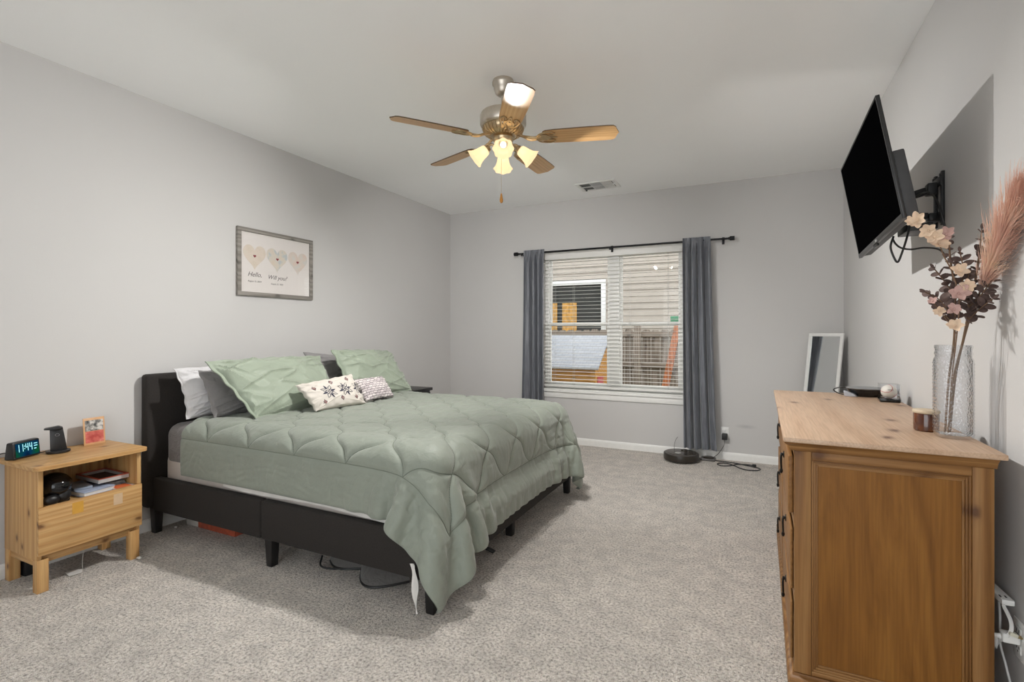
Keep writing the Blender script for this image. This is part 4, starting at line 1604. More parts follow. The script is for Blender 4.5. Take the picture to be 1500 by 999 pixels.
obj('red_rim', b, plain('red_rim_paint', (.42, .085, .05), .5), tray)
obj('dark_lining', MB().box((X0 + tw + .0005, Y0 + tw + .0005, z0 + .0032), (X1 - tw - .0005, Y1 - tw - .0005, z0 + .005)), plain('dark_lining', (.07, .035, .03), .8), tray, smooth=False)

# ---- cables and scraps round the nightstand
m_cab = plain('black_cable', (.012, .012, .012), .45)


def cable(name, pts, r, mat, label, cat='cable', k=6, group=None):
    o = obj(name, MB().tube(pts, r, 8, smooth=k), mat)
    return tag(o, label, cat, group)


cable('power_cable', [(-3.40, 1.215, .632), (-3.442, 1.16, .64), (-3.449, 1.118, .60), (-3.448, 1.112, .40), (-3.44, 1.12, .18), (-3.42, 1.13, .03), (-3.36, 1.11, .006), (-3.39, 1.04, .006), (-3.43, 1.09, .006)], .0028, m_cab, 'black power cable dropping behind the left side of the pine nightstand')
cable('power_cable', [(-3.372, 1.345, .626), (-3.395, 1.325, .625), (-3.385, 1.300, .624), (-3.40, 1.27, .625), (-3.445, 1.265, .63), (-3.449, 1.262, .55)], .0022, m_cab, 'short black cable behind the charging stand', k=5)
pa = MB().box((-3.432, 1.225, .0), (-3.372, 1.262, .115), .005)
tag(obj('power_adapter', pa, m_blk), 'black power adapter on the floor under the pine nightstand', 'adapter')
st = thing('hang_tag', 'white tag on a string beneath the nightstand', 'tag', (-3.20, 1.352, 0))
obj('paper_tag', MB().prism([(-3.235, 1.335, .004), (-3.165, 1.325, .003), (-3.150, 1.372, .006), (-3.185, 1.392, .007), (-3.225, 1.380, .006)], (0, 0, .0015)), m_wp, st, smooth=False)
obj('string', MB().tube([(-3.185, 1.39, .009), (-3.175, 1.385, .05), (-3.17, 1.388, .10), (-3.172, 1.39, .136)], .0009, 6, smooth=4), m_wp, st)
sc_ = MB().sphere((-3.068, 1.600, .007), 1.0, 10, 6, (.018, .012, .007))
tag(obj('paper_scrap', sc_, m_wp), 'white paper scrap by the right front nightstand leg', 'scrap')
sc_ = MB().sphere((-3.345, 1.955, .006), 1.0, 10, 6, (.010, .008, .006))
tag(obj('paper_scrap', sc_, m_wp), 'tiny white scrap near the head end of the bed frame', 'scrap')

# ================================================================== UNDER THE BED
bx = thing('storage_box', 'flat white and red box lying under the head of the bed', 'box', (-3.08, 2.16, 0))
obj('box_body', MB().box((-3.34, 2.02, .002), (-3.22, 2.35, .075), .004), plain('dull_white_card', (.50, .47, .43), .7), bx)
obj('red_box_end', MB().box((-3.2198, 2.02, .002), (-2.86, 2.35, .075), .004), plain('dull_red_card', (.36, .075, .035), .6, noise=.3), bx)
sb = thing('storage_bag', 'soft grey storage bag with black piping sagging out under the bed', 'bag', (-1.66, 2.02, 0))
P = []
for i in range(30):
    u = i / 29
    row = []
    for j in range(20):
        w = j / 19
        x = -2.08 + .53 * u
        out_ = .05 + .13 * max(0, math.sin(PI * min(1, max(0, (u - .42) / .58)))) + .05 * max(0, math.sin(PI * min(1, u / .4)))
        y = 2.08 - out_ * math.sin(PI / 2 * w) * (1 - .0 * w)
        z = .012 + .135 * (1 - w) ** 1.3 + .012 * math.sin(9 * u + 3 * w) * w * (1 - w)
        row.append((x, y, z))
    P.append(row)
obj('bag_cloth', MB().sheet(P, .006), fabric('grey_nonwoven', (.10, .095, .09), .9, wr=.5), sb)
obj('black_piping', MB().tube([tuple(np.array(r[-1]) + np.array((0, -.002, .001))) for r in P], .006, 8), m_cab, sb)
cable('bag_strap', [(-2.10, 1.99, .05), (-2.07, 1.95, .02), (-2.02, 1.965, .007), (-1.97, 2.0, .007), (-1.99, 2.04, .03)], .005, m_cab, 'black strap loop at the left end of the grey bag', 'strap')
P = [[(-1.52 + .19 * u + .0 * w, 2.48 + .035 * w + .03 * math.sin(2.2 * u), .006 + .012 * math.sin(PI * u)) for w in (0, .5, 1)] for u in np.linspace(0, 1, 12)]
tag(obj('webbing_strap', MB().sheet(P, .004), fabric('black_webbing', (.02, .02, .02), .9)), 'black webbing strap on the carpet below the foot rail', 'strap')

# ================================================================== FAR NIGHTSTAND
fn = thing('nightstand', 'black nightstand just showing beyond the far side of the bed', 'nightstand', (-3.23, 4.10, 0))
m_bns = plain('black_lacquer', (.014, .013, .013), .35)
obj('nightstand_top', MB().box((-3.44, 3.86, .655), (-3.0, 4.32, .685), .004), m_bns, fn)
obj('cabinet_body', MB().box((-3.43, 3.88, .16), (-3.02, 4.30, .6545), .004), m_bns, fn)
obj('drawer', MB().box((-3.0195, 3.895, .40), (-3.005, 4.285, .64), .003), m_bns, fn)
obj('drawer', MB().box((-3.0195, 3.895, .17), (-3.005, 4.285, .39), .003), m_bns, fn)
for x in (-3.42, -3.07):
    for y in (3.89, 4.25):
        obj('leg', MB().box((x, y, 0), (x + .04, y + .04, .1595), .002), m_bns, fn)

# ================================================================== PICTURE ON THE LEFT WALL
py0_, py1_, pz0, pz1 = 2.448, 3.148, 1.533, 2.046
pic = thing('framed_picture', 'grey wood framed print with three hearts on the left wall', 'picture', (XL, (py0_ + py1_) / 2, pz0))
m_gw = wood('grey_barn_wood', (.20, .185, .165), (.27, .25, .225), (.33, .31, .28), 'Y', 9., .06, .7, True, .1, 4., (.1, .09, .08))
fw = .030
x0, x1 = XL + .0008, XL + .024
b = MB()
for a, c in (((py0_, pz1 - fw), (py1_, pz1)), ((py0_, pz0), (py1_, pz0 + fw)), ((py0_, pz0 + fw), (py0_ + fw, pz1 - fw)), ((py1_ - fw, pz0 + fw), (py1_, pz1 - fw))):
    b.box((x0, a[0], a[1]), (x1, c[0], c[1]), .0015)
obj('picture_frame', b, m_gw, pic)
kp_ = plain('print_paper', (.72, .68, .655), .6, noise=.01)
px_ = XL + .0100
obj('print', MB().box((XL + .004, py0_ + fw, pz0 + fw), (px_, py1_ - fw, pz1 - fw)), kp_, pic, smooth=False)


def heart(c, s, x, mat_, squash=1.0):
    m = MB()
    n = 48
    vs = []
    for i in range(n):
        t = 2 * PI * i / n
        hx = 16 * math.sin(t) ** 3
        hz = 13 * math.cos(t) - 5 * math.cos(2 * t) - 2 * math.cos(3 * t) - math.cos(4 * t)
        vs.append((x, c[0] + hx / 16 * s, c[1] + hz / 16 * s * squash))
    m.prism(vs, (.0004, 0, 0))
    return obj('heart', m, mat_, pic, smooth=False)


def map_mat(name, a, b_, c_):
    k = NT(name)
    v = k.coord()
    n = k.n('TexVoronoi', Scale=120.0, feature='DISTANCE_TO_EDGE')
    n2 = k.n('TexNoise', Scale=18.0, Detail=2.0)
    k.l(v, n.inputs['Vector'])
    k.l(v, n2.inputs['Vector'])
    m = k.n('Mix', data_type='RGBA', blend_type='MULTIPLY')
    m.inputs[0].default_value = .25
    k.l(k.ramp(n2.outputs['Fac'], [(.40, a), (.47, b_), (.7, c_)]), m.inputs[6])
    k.l(k.ramp(n.outputs['Distance'], [(.0, (.6, .55, .5)), (.08, (1, 1, 1))]), m.inputs[7])
    k.l(m.outputs[2], k.b.inputs['Base Color'])
    k.set(Roughness=.6)
    return k.m


pw = py1_ - py0_ - 2 * fw
hz_ = pz0 + fw + .62 * (pz1 - pz0 - 2 * fw)
for i, cols in enumerate((((.66, .58, .49), (.69, .60, .52), (.66, .61, .52)), ((.50, .53, .535), (.64, .60, .53), (.67, .58, .48)), ((.62, .60, .57), (.66, .60, .54), (.68, .55, .48)))):
    c = (py0_ + fw + pw * (.185 + .315 * i), hz_)
    heart(c, .098, px_ + .0001, map_mat('heart_map_print', *cols), 1.08)
    heart((c[0] + (.0, .002, -.002)[i], c[1] - .004), .0125, px_ + .0006, plain('dark_red_ink', (.22, .02, .03), .6))
# lettering: X axis of the text runs along +Y on this wall
Mw = lambda y, z: Matrix.Translation((px_ + .0004, y, z)) @ Matrix(((0, 0, 1, 0), (1, 0, 0, 0), (0, 1, 0, 0), (0, 0, 0, 1)))
m_ltr = plain('charcoal_lettering', (.10, .09, .09), .7)
for txt, i, zz_, s_, shr in (('Hello,', 0, .120, .050, .35), ('Will you?', 1, .114, .047, .35), ('August 15, 2019', 0, .078, .0175, .1), ('August 21, 2021', 1, .072, .0175, .1)):
    obj('lettering', text_mb(txt, Mw(py0_ + fw + pw * (.185 + .315 * i), pz0 + fw + zz_), s_, shr), m_ltr, pic, smooth=False)
m_pg = thin_glass('picture_glass')
obj('glass', MB().box((XL + .0145, py0_ + fw, pz0 + fw), (XL + .0165, py1_ - fw, pz1 - fw)), m_pg, pic, smooth=False)

# ================================================================== SOCKET, ROBOT VACUUM, CORD
m_slot = plain('dark_slot', (.03, .03, .03), .6)


def outlet(name, label, c, nrm):
    """c = middle of the plate on the wall; nrm 'y' faces -Y, 'x' faces -X"""
    t = thing(name, label, 'outlet', c)
    M = Matrix.Translation(c) @ (Matrix.Identity(4) if nrm == 'y' else Matrix.Rotation(-PI / 2, 4, 'Z'))
    obj('cover_plate', MB().box((-.036, -.006, -.058), (.036, -.0003, .058), .002).xform(M), m_white, t)
    for dz in (-.025, .025):
        b = MB().box((-.017, -.0080, dz - .014), (.017, -.0055, dz + .014), .002).xform(M)
        r_ = obj('receptacle', b, m_white, t)
        s_ = MB().box((-.008, -.0086, dz - .001), (-.0055, -.0078, dz + .008)).box((.0055, -.0086, dz - .001), (.008, -.0078, dz + .008)).box((-.0025, -.0086, dz - .010), (.0025, -.0078, dz - .006)).xform(M)
        obj('slots', s_, m_slot, r_, smooth=False)
    return t


outlet('wall_outlet', 'white wall outlet under the window beside the right curtain', (-.255, YB, .262), 'y')
pl = MB().box((-.281, YB - .062, .203), (-.231, YB - .0088, .262), .006, 3)
pg = obj('power_plug', pl, m_blk)
tag(pg, 'black plug adapter in the outlet beside the right curtain', 'plug')
cable('adapter_cord', [(-.256, YB - .045, .206), (-.262, YB - .06, .15), (-.31, YB - .075, .07), (-.355, YB - .085, .03), (-.385, YB - .09, .014)], .0024, m_cab, 'thin black cord running from the plug to the charging dock')
RVX, RVY, RVR = -.640, 5.135, .165
rv = thing('robot_vacuum', 'round dark brown robot vacuum under the right curtain', 'robot vacuum', (RVX, RVY, 0))
m_rvs = plain('dark_bronze_plastic', (.030, .024, .018), .35)
m_rvt = plain('brown_gloss_top', (.045, .036, .027), .22)
RC = Vector((RVX, RVY, 0))
obj('bumper', MB().lathe([(.0, .012), (RVR - .008, .012), (RVR - .001, .018), (RVR, .03), (RVR, .068), (RVR - .003, .075), (RVR - .012, .078), (.0, .078)], RC, 64), m_rvs, rv)
obj('top_cover', MB().lathe([(.0, .0835), (RVR - .034, .0835), (RVR - .026, .082), (RVR - .021, .0782)], RC, 64), m_rvt, rv)
obj('trim_ring', MB().lathe([(RVR - .020, .0783), (RVR - .018, .081), (RVR - .013, .081), (RVR - .011, .0783)], RC, 64), plain('grey_trim_ring', (.16, .155, .15), .35, .3), rv)
obj('button', MB().lathe([(.0, .0868), (.028, .0868), (.031, .0855), (.031, .0832)], RC + Vector((-.02, -.055, 0)), 36), plain('silver_button', (.50, .50, .48), .3, .6), rv)
obj('sensor_hump', MB().lathe([(.0, .0935), (.026, .0935), (.031, .091), (.033, .083)], RC + Vector((.02, .08, 0)), 36), m_rvs, rv)
for dx in (-.11, .11):
    obj('wheel', MB().cyl((RVX + dx - .012, RVY, .0305), (RVX + dx + .012, RVY, .0305), .030, n=24), m_cab, rv)
dk = thing('charging_dock', 'small dark charging dock against the baseboard by the robot vacuum', 'dock', (-.41, 5.27, 0))
obj('dock_base', MB().box((-.468, 5.215, 0), (-.335, 5.335, .022), .008, 3), plain('grey_dock_plastic', (.09, .085, .08), .4), dk)
obj('dock_pad', MB().lathe([(.0, .030), (.048, .030), (.053, .027), (.054, .0222)], Vector((-.40, 5.275, 0)), 36), m_rvs, dk)
cable('power_cable', [(-.345, 5.245, .008), (-.27, 5.25, .005), (-.14, 5.225, .005), (-.02, 5.165, .005), (.035, 5.135, .005), (.055, 5.10, .005), (.03, 5.045, .005), (-.05, 5.02, .005), (-.115, 5.06, .005), (-.17, 5.14, .005), (-.23, 5.19, .005), (-.29, 5.175, .005), (-.31, 5.12, .005), (-.27, 5.075, .005), (-.21, 5.10, .005), (-.13, 5.185, .009), (-.03, 5.215, .006), (.00, 5.195, .006)], .0048, m_cab, 'black power cord looped on the carpet beside the charging dock', k=8)
ptip = MB().box((-.012, 5.175, .002), (.022, 5.205, .022), .004)
tag(obj('cord_plug', ptip, m_blk), 'loose black plug end lying on the looped cord', 'plug')
cable('whisker_wire', [(-.72, 5.245, .084), (-.722, 5.27, .12), (-.712, 5.30, .165), (-.695, 5.325, .19)], .0018, m_cab, 'thin wire sticking up behind the robot vacuum', k=5)

# ================================================================== DRESSER
DZ = .894
DX0, DX1, DY0, DY1 = .093, .680, 1.978, 3.555
bxl, bxr, byn, byf = .127, .655, 2.000, 3.533
DR = Matrix.Translation((DX0, DY0, 0)) @ Matrix.Rotation(-.013, 4, 'Z') @ Matrix.Translation((-DX0, -DY0, 0))
dr = thing('dresser', 'rustic honey pine dresser with dropped iron pulls against the right wall', 'dresser', (.39, 2.77, 0))
rus = (.33, .175, .065), (.26, .125, .040), (.16, .070, .020)
m_top = wood('rustic_pine_top', (.62, .45, .32), (.56, .385, .26), (.47, .30, .19), 'Y', 5., .05, .42, True, .02, 3.4, (.12, .05, .025), mixn=.75)
m_rusX = wood('rustic_pine_cross', *rus, 'X', 9., .05, .45, True, .02, 3.6, (.09, .035, .012))
m_rusZ = wood('rustic_pine_upright', *rus, 'Z', 9., .05, .45, True, .02, 4.2, (.09, .035, .012))
m_rusY = wood('rustic_pine_front', *rus, 'Y', 9., .05, .45, True, .01, 3.6, (.09, .035, .012), mixn=.9)
m_pan = wood('honey_veneer_panel', (.30, .135, .026), (.235, .098, .017), (.14, .052, .008), 'Z', 4., .16, .42, False, .01, warp=2.2, mixn=.8)

for m_ in (m_pan, m_rusX, m_rusY, m_rusZ):
    m_.node_tree.nodes['Principled BSDF'].inputs['Specular IOR Level'].default_value = .25


def D(name, mb, mat, parent, **kw):
    return obj(name, mb.xform(DR), mat, parent, **kw)


b = MB().box((DX0, DY0, DZ - .017), (DX1, DY1, DZ), .0035)
D('dresser_top', b, m_top, dr)
# ogee moulding under the top on three sides
prof = [(.0, .0), (-.002, -.004), (-.008, -.008), (-.016, -.012), (-.022, -.018), (-.026, -.026), (-.030, -.030), (-.032, -.034)]


def skirt(off0, zt, prof, x0, x1, y0, y1):
    m = MB()
    R_ = []
    for o_, z_ in prof:
        R_.append([(x0 + off0 - o_, y0 + off0 - o_, zt + z_), (x1, y0 + off0 - o_, zt + z_), (x1, y1 - off0 + o_, zt + z_), (x0 + off0 - o_, y1 - off0 + o_, zt + z_)])
    V = [[m.b.verts.new(p) for p in r] for r in R_]
    for a, c in zip(V, V[1:]):
        for i in range(4):
            j = (i + 1) % 4
            m.b.faces.new((a[i], a[j], c[j], c[i]))
    m.b.faces.new(V[0])
    m.b.faces.new(V[-1][::-1])
    return m


D('top_moulding', skirt(.003, DZ - .0172, [(o_ * .62, z_ * .9) for o_, z_ in prof], DX0, bxr + .006, DY0, DY1), m_rusX, dr, angle=60)
zt = DZ - .048
zb = .075
st = .052
# carcass: back, far end, floor, dividers hidden behind the fronts
cs = MB()
cs.box((bxr - .012, byn + .03, zb), (bxr, byf - .03, zt - .001)).box((bxl + .03, byf - .028, zb), (bxr - .012, byf - .002, zt - .001))
cs.box((bxl + .03, byn + .03, zb), (bxr - .013, byf - .03, zb + .018))
D('carcass', cs, m_rusX, dr, smooth=False)
D('end_stile', MB().box((bxl, byn, zb), (bxl + st, byn + .024, zt), .003), m_rusZ, dr)
D('end_stile', MB().box((bxr - st, byn, zb), (bxr, byn + .024, zt), .003), m_rusZ, dr)
D('top_rail', MB().box((bxl + st + .0003, byn + .001, zt - .030), (bxr - st - .0003, byn + .023, zt), .002), m_rusX, dr)
D('bottom_rail', MB().box((bxl + st + .0003, byn + .001, zb), (bxr - st - .0003, byn + .023, zb + .016), .002), m_rusX, dr)
ix0, ix1, iz0, iz1 = bxl + st + .0005, bxr - st - .0005, zb + .0165, zt - .0305
for k_, (a, c) in enumerate((((ix0, iz0), (ix0, iz1)), ((ix1, iz0), (ix1, iz1)), ((ix0, iz1), (ix1, iz1)), ((ix0, iz0), (ix1, iz0)))):
    # stepped picture-frame bead, one strip on each side of the panel
    mo = MB()
    for s_, (w0, w1, d) in enumerate(((0, .006, .004), (.006, .013, .008), (.013, .020, .013))):
        if a[0] == c[0]:
            sx = 1 if a[0] == ix0 else -1
            xa, xb2 = sorted((a[0] + sx * w0, a[0] + sx * w1))
            mo.box((xa, byn + d, iz0 + w0), (xb2, byn + .022, iz1 - w0), .0012)
        else:
            sz = 1 if a[1] == iz0 else -1
            za, zb2 = sorted((a[1] + sz * w0, a[1] + sz * w1))
            mo.box((ix0 + w1, byn + d, za), (ix1 - w1, byn + .022, zb2), .0012)
    D('panel_bead', mo, m_rusZ if a[0] == c[0] else m_rusX, dr)
D('end_panel', MB().box((ix0 + .0203, byn + .0165, iz0 + .0203), (ix1 - .0203, byn + .022, iz1 - .0203)), m_pan, dr, smooth=False)
pl_prof = [(.0, .0), (.0, .055), (-.004, .062), (-.010, .066), (-.014, .075)]
D('plinth', skirt(.0, .0, [(o_, z_) for o_, z_ in [(.0, .0), (.0, .052), (-.004, .060), (-.012, .064), (-.016, .0748)]], bxl - .018, bxr, byn - .018, byf + .018), m_rusX, dr, angle=60)
# front face frame and drawers (front looks towards -X)
fy0_, fy1_ = byn + .0242, byf
colw = (fy1_ - fy0_ - .012 - .045 * 2) / 2
ff = MB()
ff.box((bxl, byf - .045, zb), (bxl + .024, byf, zt), .002)
ys = [fy0_ + .012]
for c in range(2):
    ys.append(ys[-1] + colw + .045)
for c in (1,):
    ff.box((bxl, ys[c] - .045, zb), (bxl + .024, ys[c], zt), .002)
rows = [(.610, .822), (.340, .562), (.092, .302)]
for za, zc in ((zt - .024, zt), (.562, .610), (.302, .340), (zb, .092)):
    for c in range(2):
        ff.box((bxl + .0005, ys[c], za), (bxl + .0235, ys[c] + colw, zc), .001)
D('front_frame', ff, m_rusY, dr)
m_pull = plain('dark_iron_pull', (.02, .018, .017), .45, .7, .2, 60)
for c in range(2):
    for r, (za, zc) in enumerate(rows):
        ya, yc = ys[c] + .004, ys[c] + colw - .004
        out_ = .017 if (c == 0 and r == 0) else .010
        d_ = MB().box((bxl - out_, ya, za + .004), (bxl - .0005 if True else 0, yc, zc - .004), .005, 3)
        d_.box((bxl - .0004, ya + .006, za + .008), (bxl + .34, ya + .018, zc - .05)).box((bxl - .0004, yc - .018, za + .008), (bxl + .34, yc - .006, zc - .05)).box((bxl - .0004, ya + .018, za + .008), (bxl + .34, yc - .018, za + .016))
        do = D('drawer', d_, m_rusY, dr)
        for yh in ((ya + yc) / 2,):
            zh = (za + zc) / 2 + .030
            xf = bxl - out_
            h_ = MB()
            h_.lathe([(.0, .0), (.015, .0), (.014, .003), (.007, .005), (.005, .010), (.006, .012), (.0, .013)], n=14, M=Matrix.Translation((xf, yh, zh)) @ Matrix.Rotation(-PI / 2, 4, 'Y'))
            for sg_ in (-1, 1):          # wishbone drop
                h_.tube([(xf - .010, yh, zh + .004), (xf - .012, yh + sg_ * .012, zh - .010), (xf - .012, yh + sg_ * .016, zh - .032), (xf - .011, yh + sg_ * .010, zh - .052), (xf - .011, yh, zh - .064)], .0038, 7, smooth=4)
            h_.lathe([(.0, .0), (.005, -.002), (.007, -.010), (.0045, -.018), (.0, -.021)], n=12, M=Matrix.Translation((xf - .011, yh, zh - .060)))
            D('drawer_pull', h_, m_pull, do)

# ---- things on the dresser
m_vase = thin_glass('clear_pressed_glass', 1.5, (.955, .962, .972), .05, 3.0, 130.)
VX, VY = .622, 2.225
vs_ = thing('glass_vase', 'clear textured glass vase of dried stems on the dresser', 'vase', (VX, VY, DZ))


def sq(a, k_):
    p = 3.6
    return (abs(math.cos(a)) ** p + abs(math.sin(a)) ** p) ** (-1 / p)


b = MB()
wall_ = [(.0505, z) for z in np.linspace(.016, .262, 84)]
outp = [(.0, .0005), (.040, .0005), (.0475, .004), (.050, .010)] + wall_ + [(.049, .272), (.0455, .278), (.0455, .284), (.0475, .288), (.0475, .294), (.0458, .298), (.0458, .306), (.0478, .311), (.0478, .317), (.0465, .320)]
inp = [(.0435, .319), (.043, .28), (.0465, .266), (.0475, .10), (.047, .02), (.040, .012), (.0, .010)]


def hob(a, k_):
    r = sq(a, k_)
    if 4 <= k_ < 88:
        ro = (k_ - 4) / 4.0
        r *= 1 + .034 * max(0., math.sin(2 * PI * ro)) ** 1 * (.5 + .5 * math.cos(32 * a + PI * (int(ro) % 2)))
    return r


b.lathe([(r, DZ + z) for r, z in outp + inp], Vector((VX, VY, 0)), 128, fr=hob)
obj('vase_body', b, m_vase, vs_)

# amber candle jar
CX_, CY_ = .575, 2.335
cj = thing('candle_jar', 'amber candle jar with pale wood lid beside the glass vase', 'candle', (CX_, CY_, DZ))
k = NT('amber_jar')
k.b.inputs['Base Color'].default_value = (.105, .030, .010, 1)
k.set(Roughness=.12)
n = k.n('TexNoise', Scale=22.0, Detail=3.0)
k.l(k.coord(), n.inputs['Vector'])
k.l(k.ramp(n.outputs['Fac'], [(.4, (.075, .020, .008)), (.65, (.15, .048, .014))]), k.b.inputs['Base Color'])
k.b.inputs['Coat Weight'].default_value = .6
obj('jar', MB().lathe([(.0, DZ + .0005), (.034, DZ + .0005), (.038, DZ + .005), (.0385, DZ + .062), (.037, DZ + .0655), (.0, DZ + .0655)], Vector((CX_, CY_, 0)), 40), k.m, cj)
obj('lid', MB().lathe([(.0, DZ + .066), (.039, DZ + .066), (.041, DZ + .069), (.041, DZ + .075), (.039, DZ + .078), (.0, DZ + .078)], Vector((CX_, CY_, 0)), 40), plain('pale_wood_lid', (.58, .47, .33), .5), cj)

# baseball in its display cube
QX, QY, q = .638, 3.22, .043
bc = thing('display_case', 'clear display cube with black base holding the baseball on the dresser', 'display case', (QX, QY, DZ))
Rq = RZ(-.05)
obj('case_base', MB().box((QX - q, QY - q, DZ + .0005), (QX + q, QY + q, DZ + .017), .003, rot=Rq), m_blkg, bc)
m_acr = thin_glass('clear_acrylic', 1.5, (.985, .99, 1.), .0, 1.4)
cc = MB()
t_ = .0022
q2 = q - .001
zA, zB = DZ + .0173, DZ + .092
for lo, hi in (((-q2, -q2), (-q2 + t_, q2)), ((q2 - t_, -q2), (q2, q2)), ((-q2 + t_, -q2), (q2 - t_, -q2 + t_)), ((-q2 + t_, q2 - t_), (q2 - t_, q2))):
    cc.box((QX + lo[0], QY + lo[1], zA), (QX + hi[0], QY + hi[1], zB), rot=Rq, about=(QX, QY, 0))
cc.box((QX - q2, QY - q2, zB), (QX + q2, QY + q2, zB + t_), rot=Rq, about=(QX, QY, 0))
obj('clear_cover', cc, m_acr, bc, smooth=False)
ball = thing('baseball', 'signed white baseball with red stitching inside the clear cube', 'baseball', (QX, QY, DZ + .0175))
BC_ = Vector((QX, QY, DZ + .0175 + .0355))
obj('ball_cover', MB().sphere(BC_, .0352, 36, 24), plain('ball_leather', (.72, .68, .60), .5, noise=.05, scale=40), ball)
sm = MB()
pts = []
for i in range(97):
    t = 2 * PI * i / 96
    a_, b_ = .4, .0
    x = math.cos(t) + .30 * math.cos(3 * t)
    y = math.sin(t) - .30 * math.sin(3 * t)
    z = 1.1 * math.sin(2 * t)
    vv_ = Vector((x, z, y)).normalized() * .0354
    pts.append(BC_ + RZ(.5) @ (RX(.2) @ vv_))
sm.tube(pts, .0011, 6, caps=False)
obj('stitching', sm, plain('red_thread', (.45, .06, .06), .7), ball)
sg = MB()
pts = []
for i in range(40):
    u = i / 39
    an = -.42 + .75 * u
    el = .34 + .07 * math.sin(u * 26) * (1 - .4 * u)
    dv = Vector((math.sin(an + .10) * math.cos(el), -math.cos(an + .10) * math.cos(el), math.sin(el))) * .03545
    pts.append(BC_ + dv)
sg.tube(pts, .00075, 5)
obj('signature', sg, plain('black_ink', (.03, .03, .04), .6), ball)

# low black device with a grey top and a wire loop
EX, EY = .575, 3.425
dv_ = thing('tabletop_device', 'low black oval device with flared grey top and loop, left of the baseball', 'device', (EX, EY, DZ))
sxy = Matrix.Translation((EX, EY, DZ)) @ Matrix.Rotation(.12, 4, 'Z') @ Matrix.Diagonal((1.0, .72, 1, 1))
obj('device_body', MB().lathe([(.0, .0005), (.066, .0005), (.074, .004), (.084, .020), (.092, .038), (.0925, .041), (.0, .041)], n=48, M=sxy), m_blkg, dv_)
obj('grey_top', MB().lathe([(.0, .0535), (.075, .0525), (.100, .050), (.104, .0475), (.100, .0445), (.093, .0415), (.0, .0413)], n=48, M=sxy), plain('grey_plastic_top', (.22, .225, .23), .35), dv_)
lp = [(EX - .085, EY - .02, DZ + .047), (EX - .12, EY - .012, DZ + .049), (EX - .150, EY + .01, DZ + .036), (EX - .155, EY + .012, DZ + .026), (EX - .135, EY + .0, DZ + .012), (EX - .10, EY - .02, DZ + .006), (EX - .07, EY - .03, DZ + .006)]
obj('wire_loop', MB().tube(lp, .0032, 8, smooth=6), m_cab, dv_)
obj('side_foot', MB().prism([(EX - .112, EY - .045, DZ + .0005), (EX - .055, EY - .062, DZ + .0005), (EX - .070, EY - .062, DZ + .016), (EX - .118, EY - .046, DZ + .034)], (.012, .022, 0), .002), plain('smoky_clear_plastic', (.38, .40, .44), .2), dv_)

# ---- dried stems in the vase
m_stem = plain('dried_stem', (.16, .095, .055), .8, noise=.25)
m_euc = plain('dusty_mauve_leaf', (.115, .075, .065), .75, noise=.3, scale=40)
m_petal = plain('cream_petal', (.74, .57, .42), .75, noise=.12, scale=40)
m_pink = plain('blush_petal', (.55, .36, .32), .75, noise=.12, scale=40)


def leaf_mb(mb, p, d, up, L, Wd, cup=.15):
    d = Vector(d).normalized()
    s_ = d.cross(Vector(up))
    if s_.length < 1e-4:
        s_ = d.orthogonal()
    s_.normalize()
    n_ = s_.cross(d)
    rows_ = []
    for i in range(7):
        t = i / 6
        w = Wd * (math.sin(PI * (t * .92 + .04)) ** .65) / 2
        row = []
        for j in range(5):
            x = -1 + 2 * j / 4
            row.append(Vector(p) + d * (L * t) + s_ * (w * x) + n_ * (cup * L * (x * x * .35 - (t - .5) ** 2 * .8)))
        rows_.append(row)
    mb.sheet(np.array([[tuple(q) for q in r] for r in rows_]), .0009)


def lim(p):
    return Vector((min(p[0], XR - .012), p[1], p[2]))


def euc(label, main, branches, seed):
    rnd = random.Random(seed)
    t = thing('eucalyptus_stem', label, 'dried stem', main[0])
    tops = [catmull([Vector(p) for p in main], 8)]
    s_ = MB().tube(main, .0028, 7, radii=[.0034] * (len(main) - 1) + [.0014], smooth=5)
    for br_ in branches:
        tops.append(catmull([Vector(p) for p in br_], 8))
        s_.tube(br_, .0018, 6, smooth=5)
    obj('stem', s_, m_stem, t)
    n_ = 0
    for q_, path in enumerate(tops):
        z0 = 1.30 if q_ == 0 else -1
        last = None
        for i in range(1, len(path)):
            p = path[i]
            if p.z < z0 or (last is not None and (p - last).length < .017):
                continue
            last = p
            d = (path[i] - path[i - 1]).normalized()
            frac = i / len(path)
            size = .037 * (1.15 - .6 * frac) * rnd.uniform(.8, 1.15)
            a0 = rnd.uniform(0, PI)
            for k_ in range(2):
                a = a0 + PI * k_ + rnd.uniform(-.3, .3)
                side = d.orthogonal().normalized()
                side = Matrix.Rotation(a, 3, d) @ side
                dirn = (side + d * .55).normalized()
                if p.x + dirn.x * size > XR - .008:
                    dirn.x = -abs(dirn.x)
                m = MB()
                leaf_mb(m, p, dirn, d + Vector((rnd.uniform(-.5, .5), -.8, rnd.uniform(-.3, .3))), size, size * .82)
                obj('leaf', m, m_euc, t)
                n_ += 1
        m = MB()
        leaf_mb(m, path[-1], path[-1] - path[-2], (0, -1, .2), .018, .010)
        obj('leaf', m, m_euc, t)
    return t


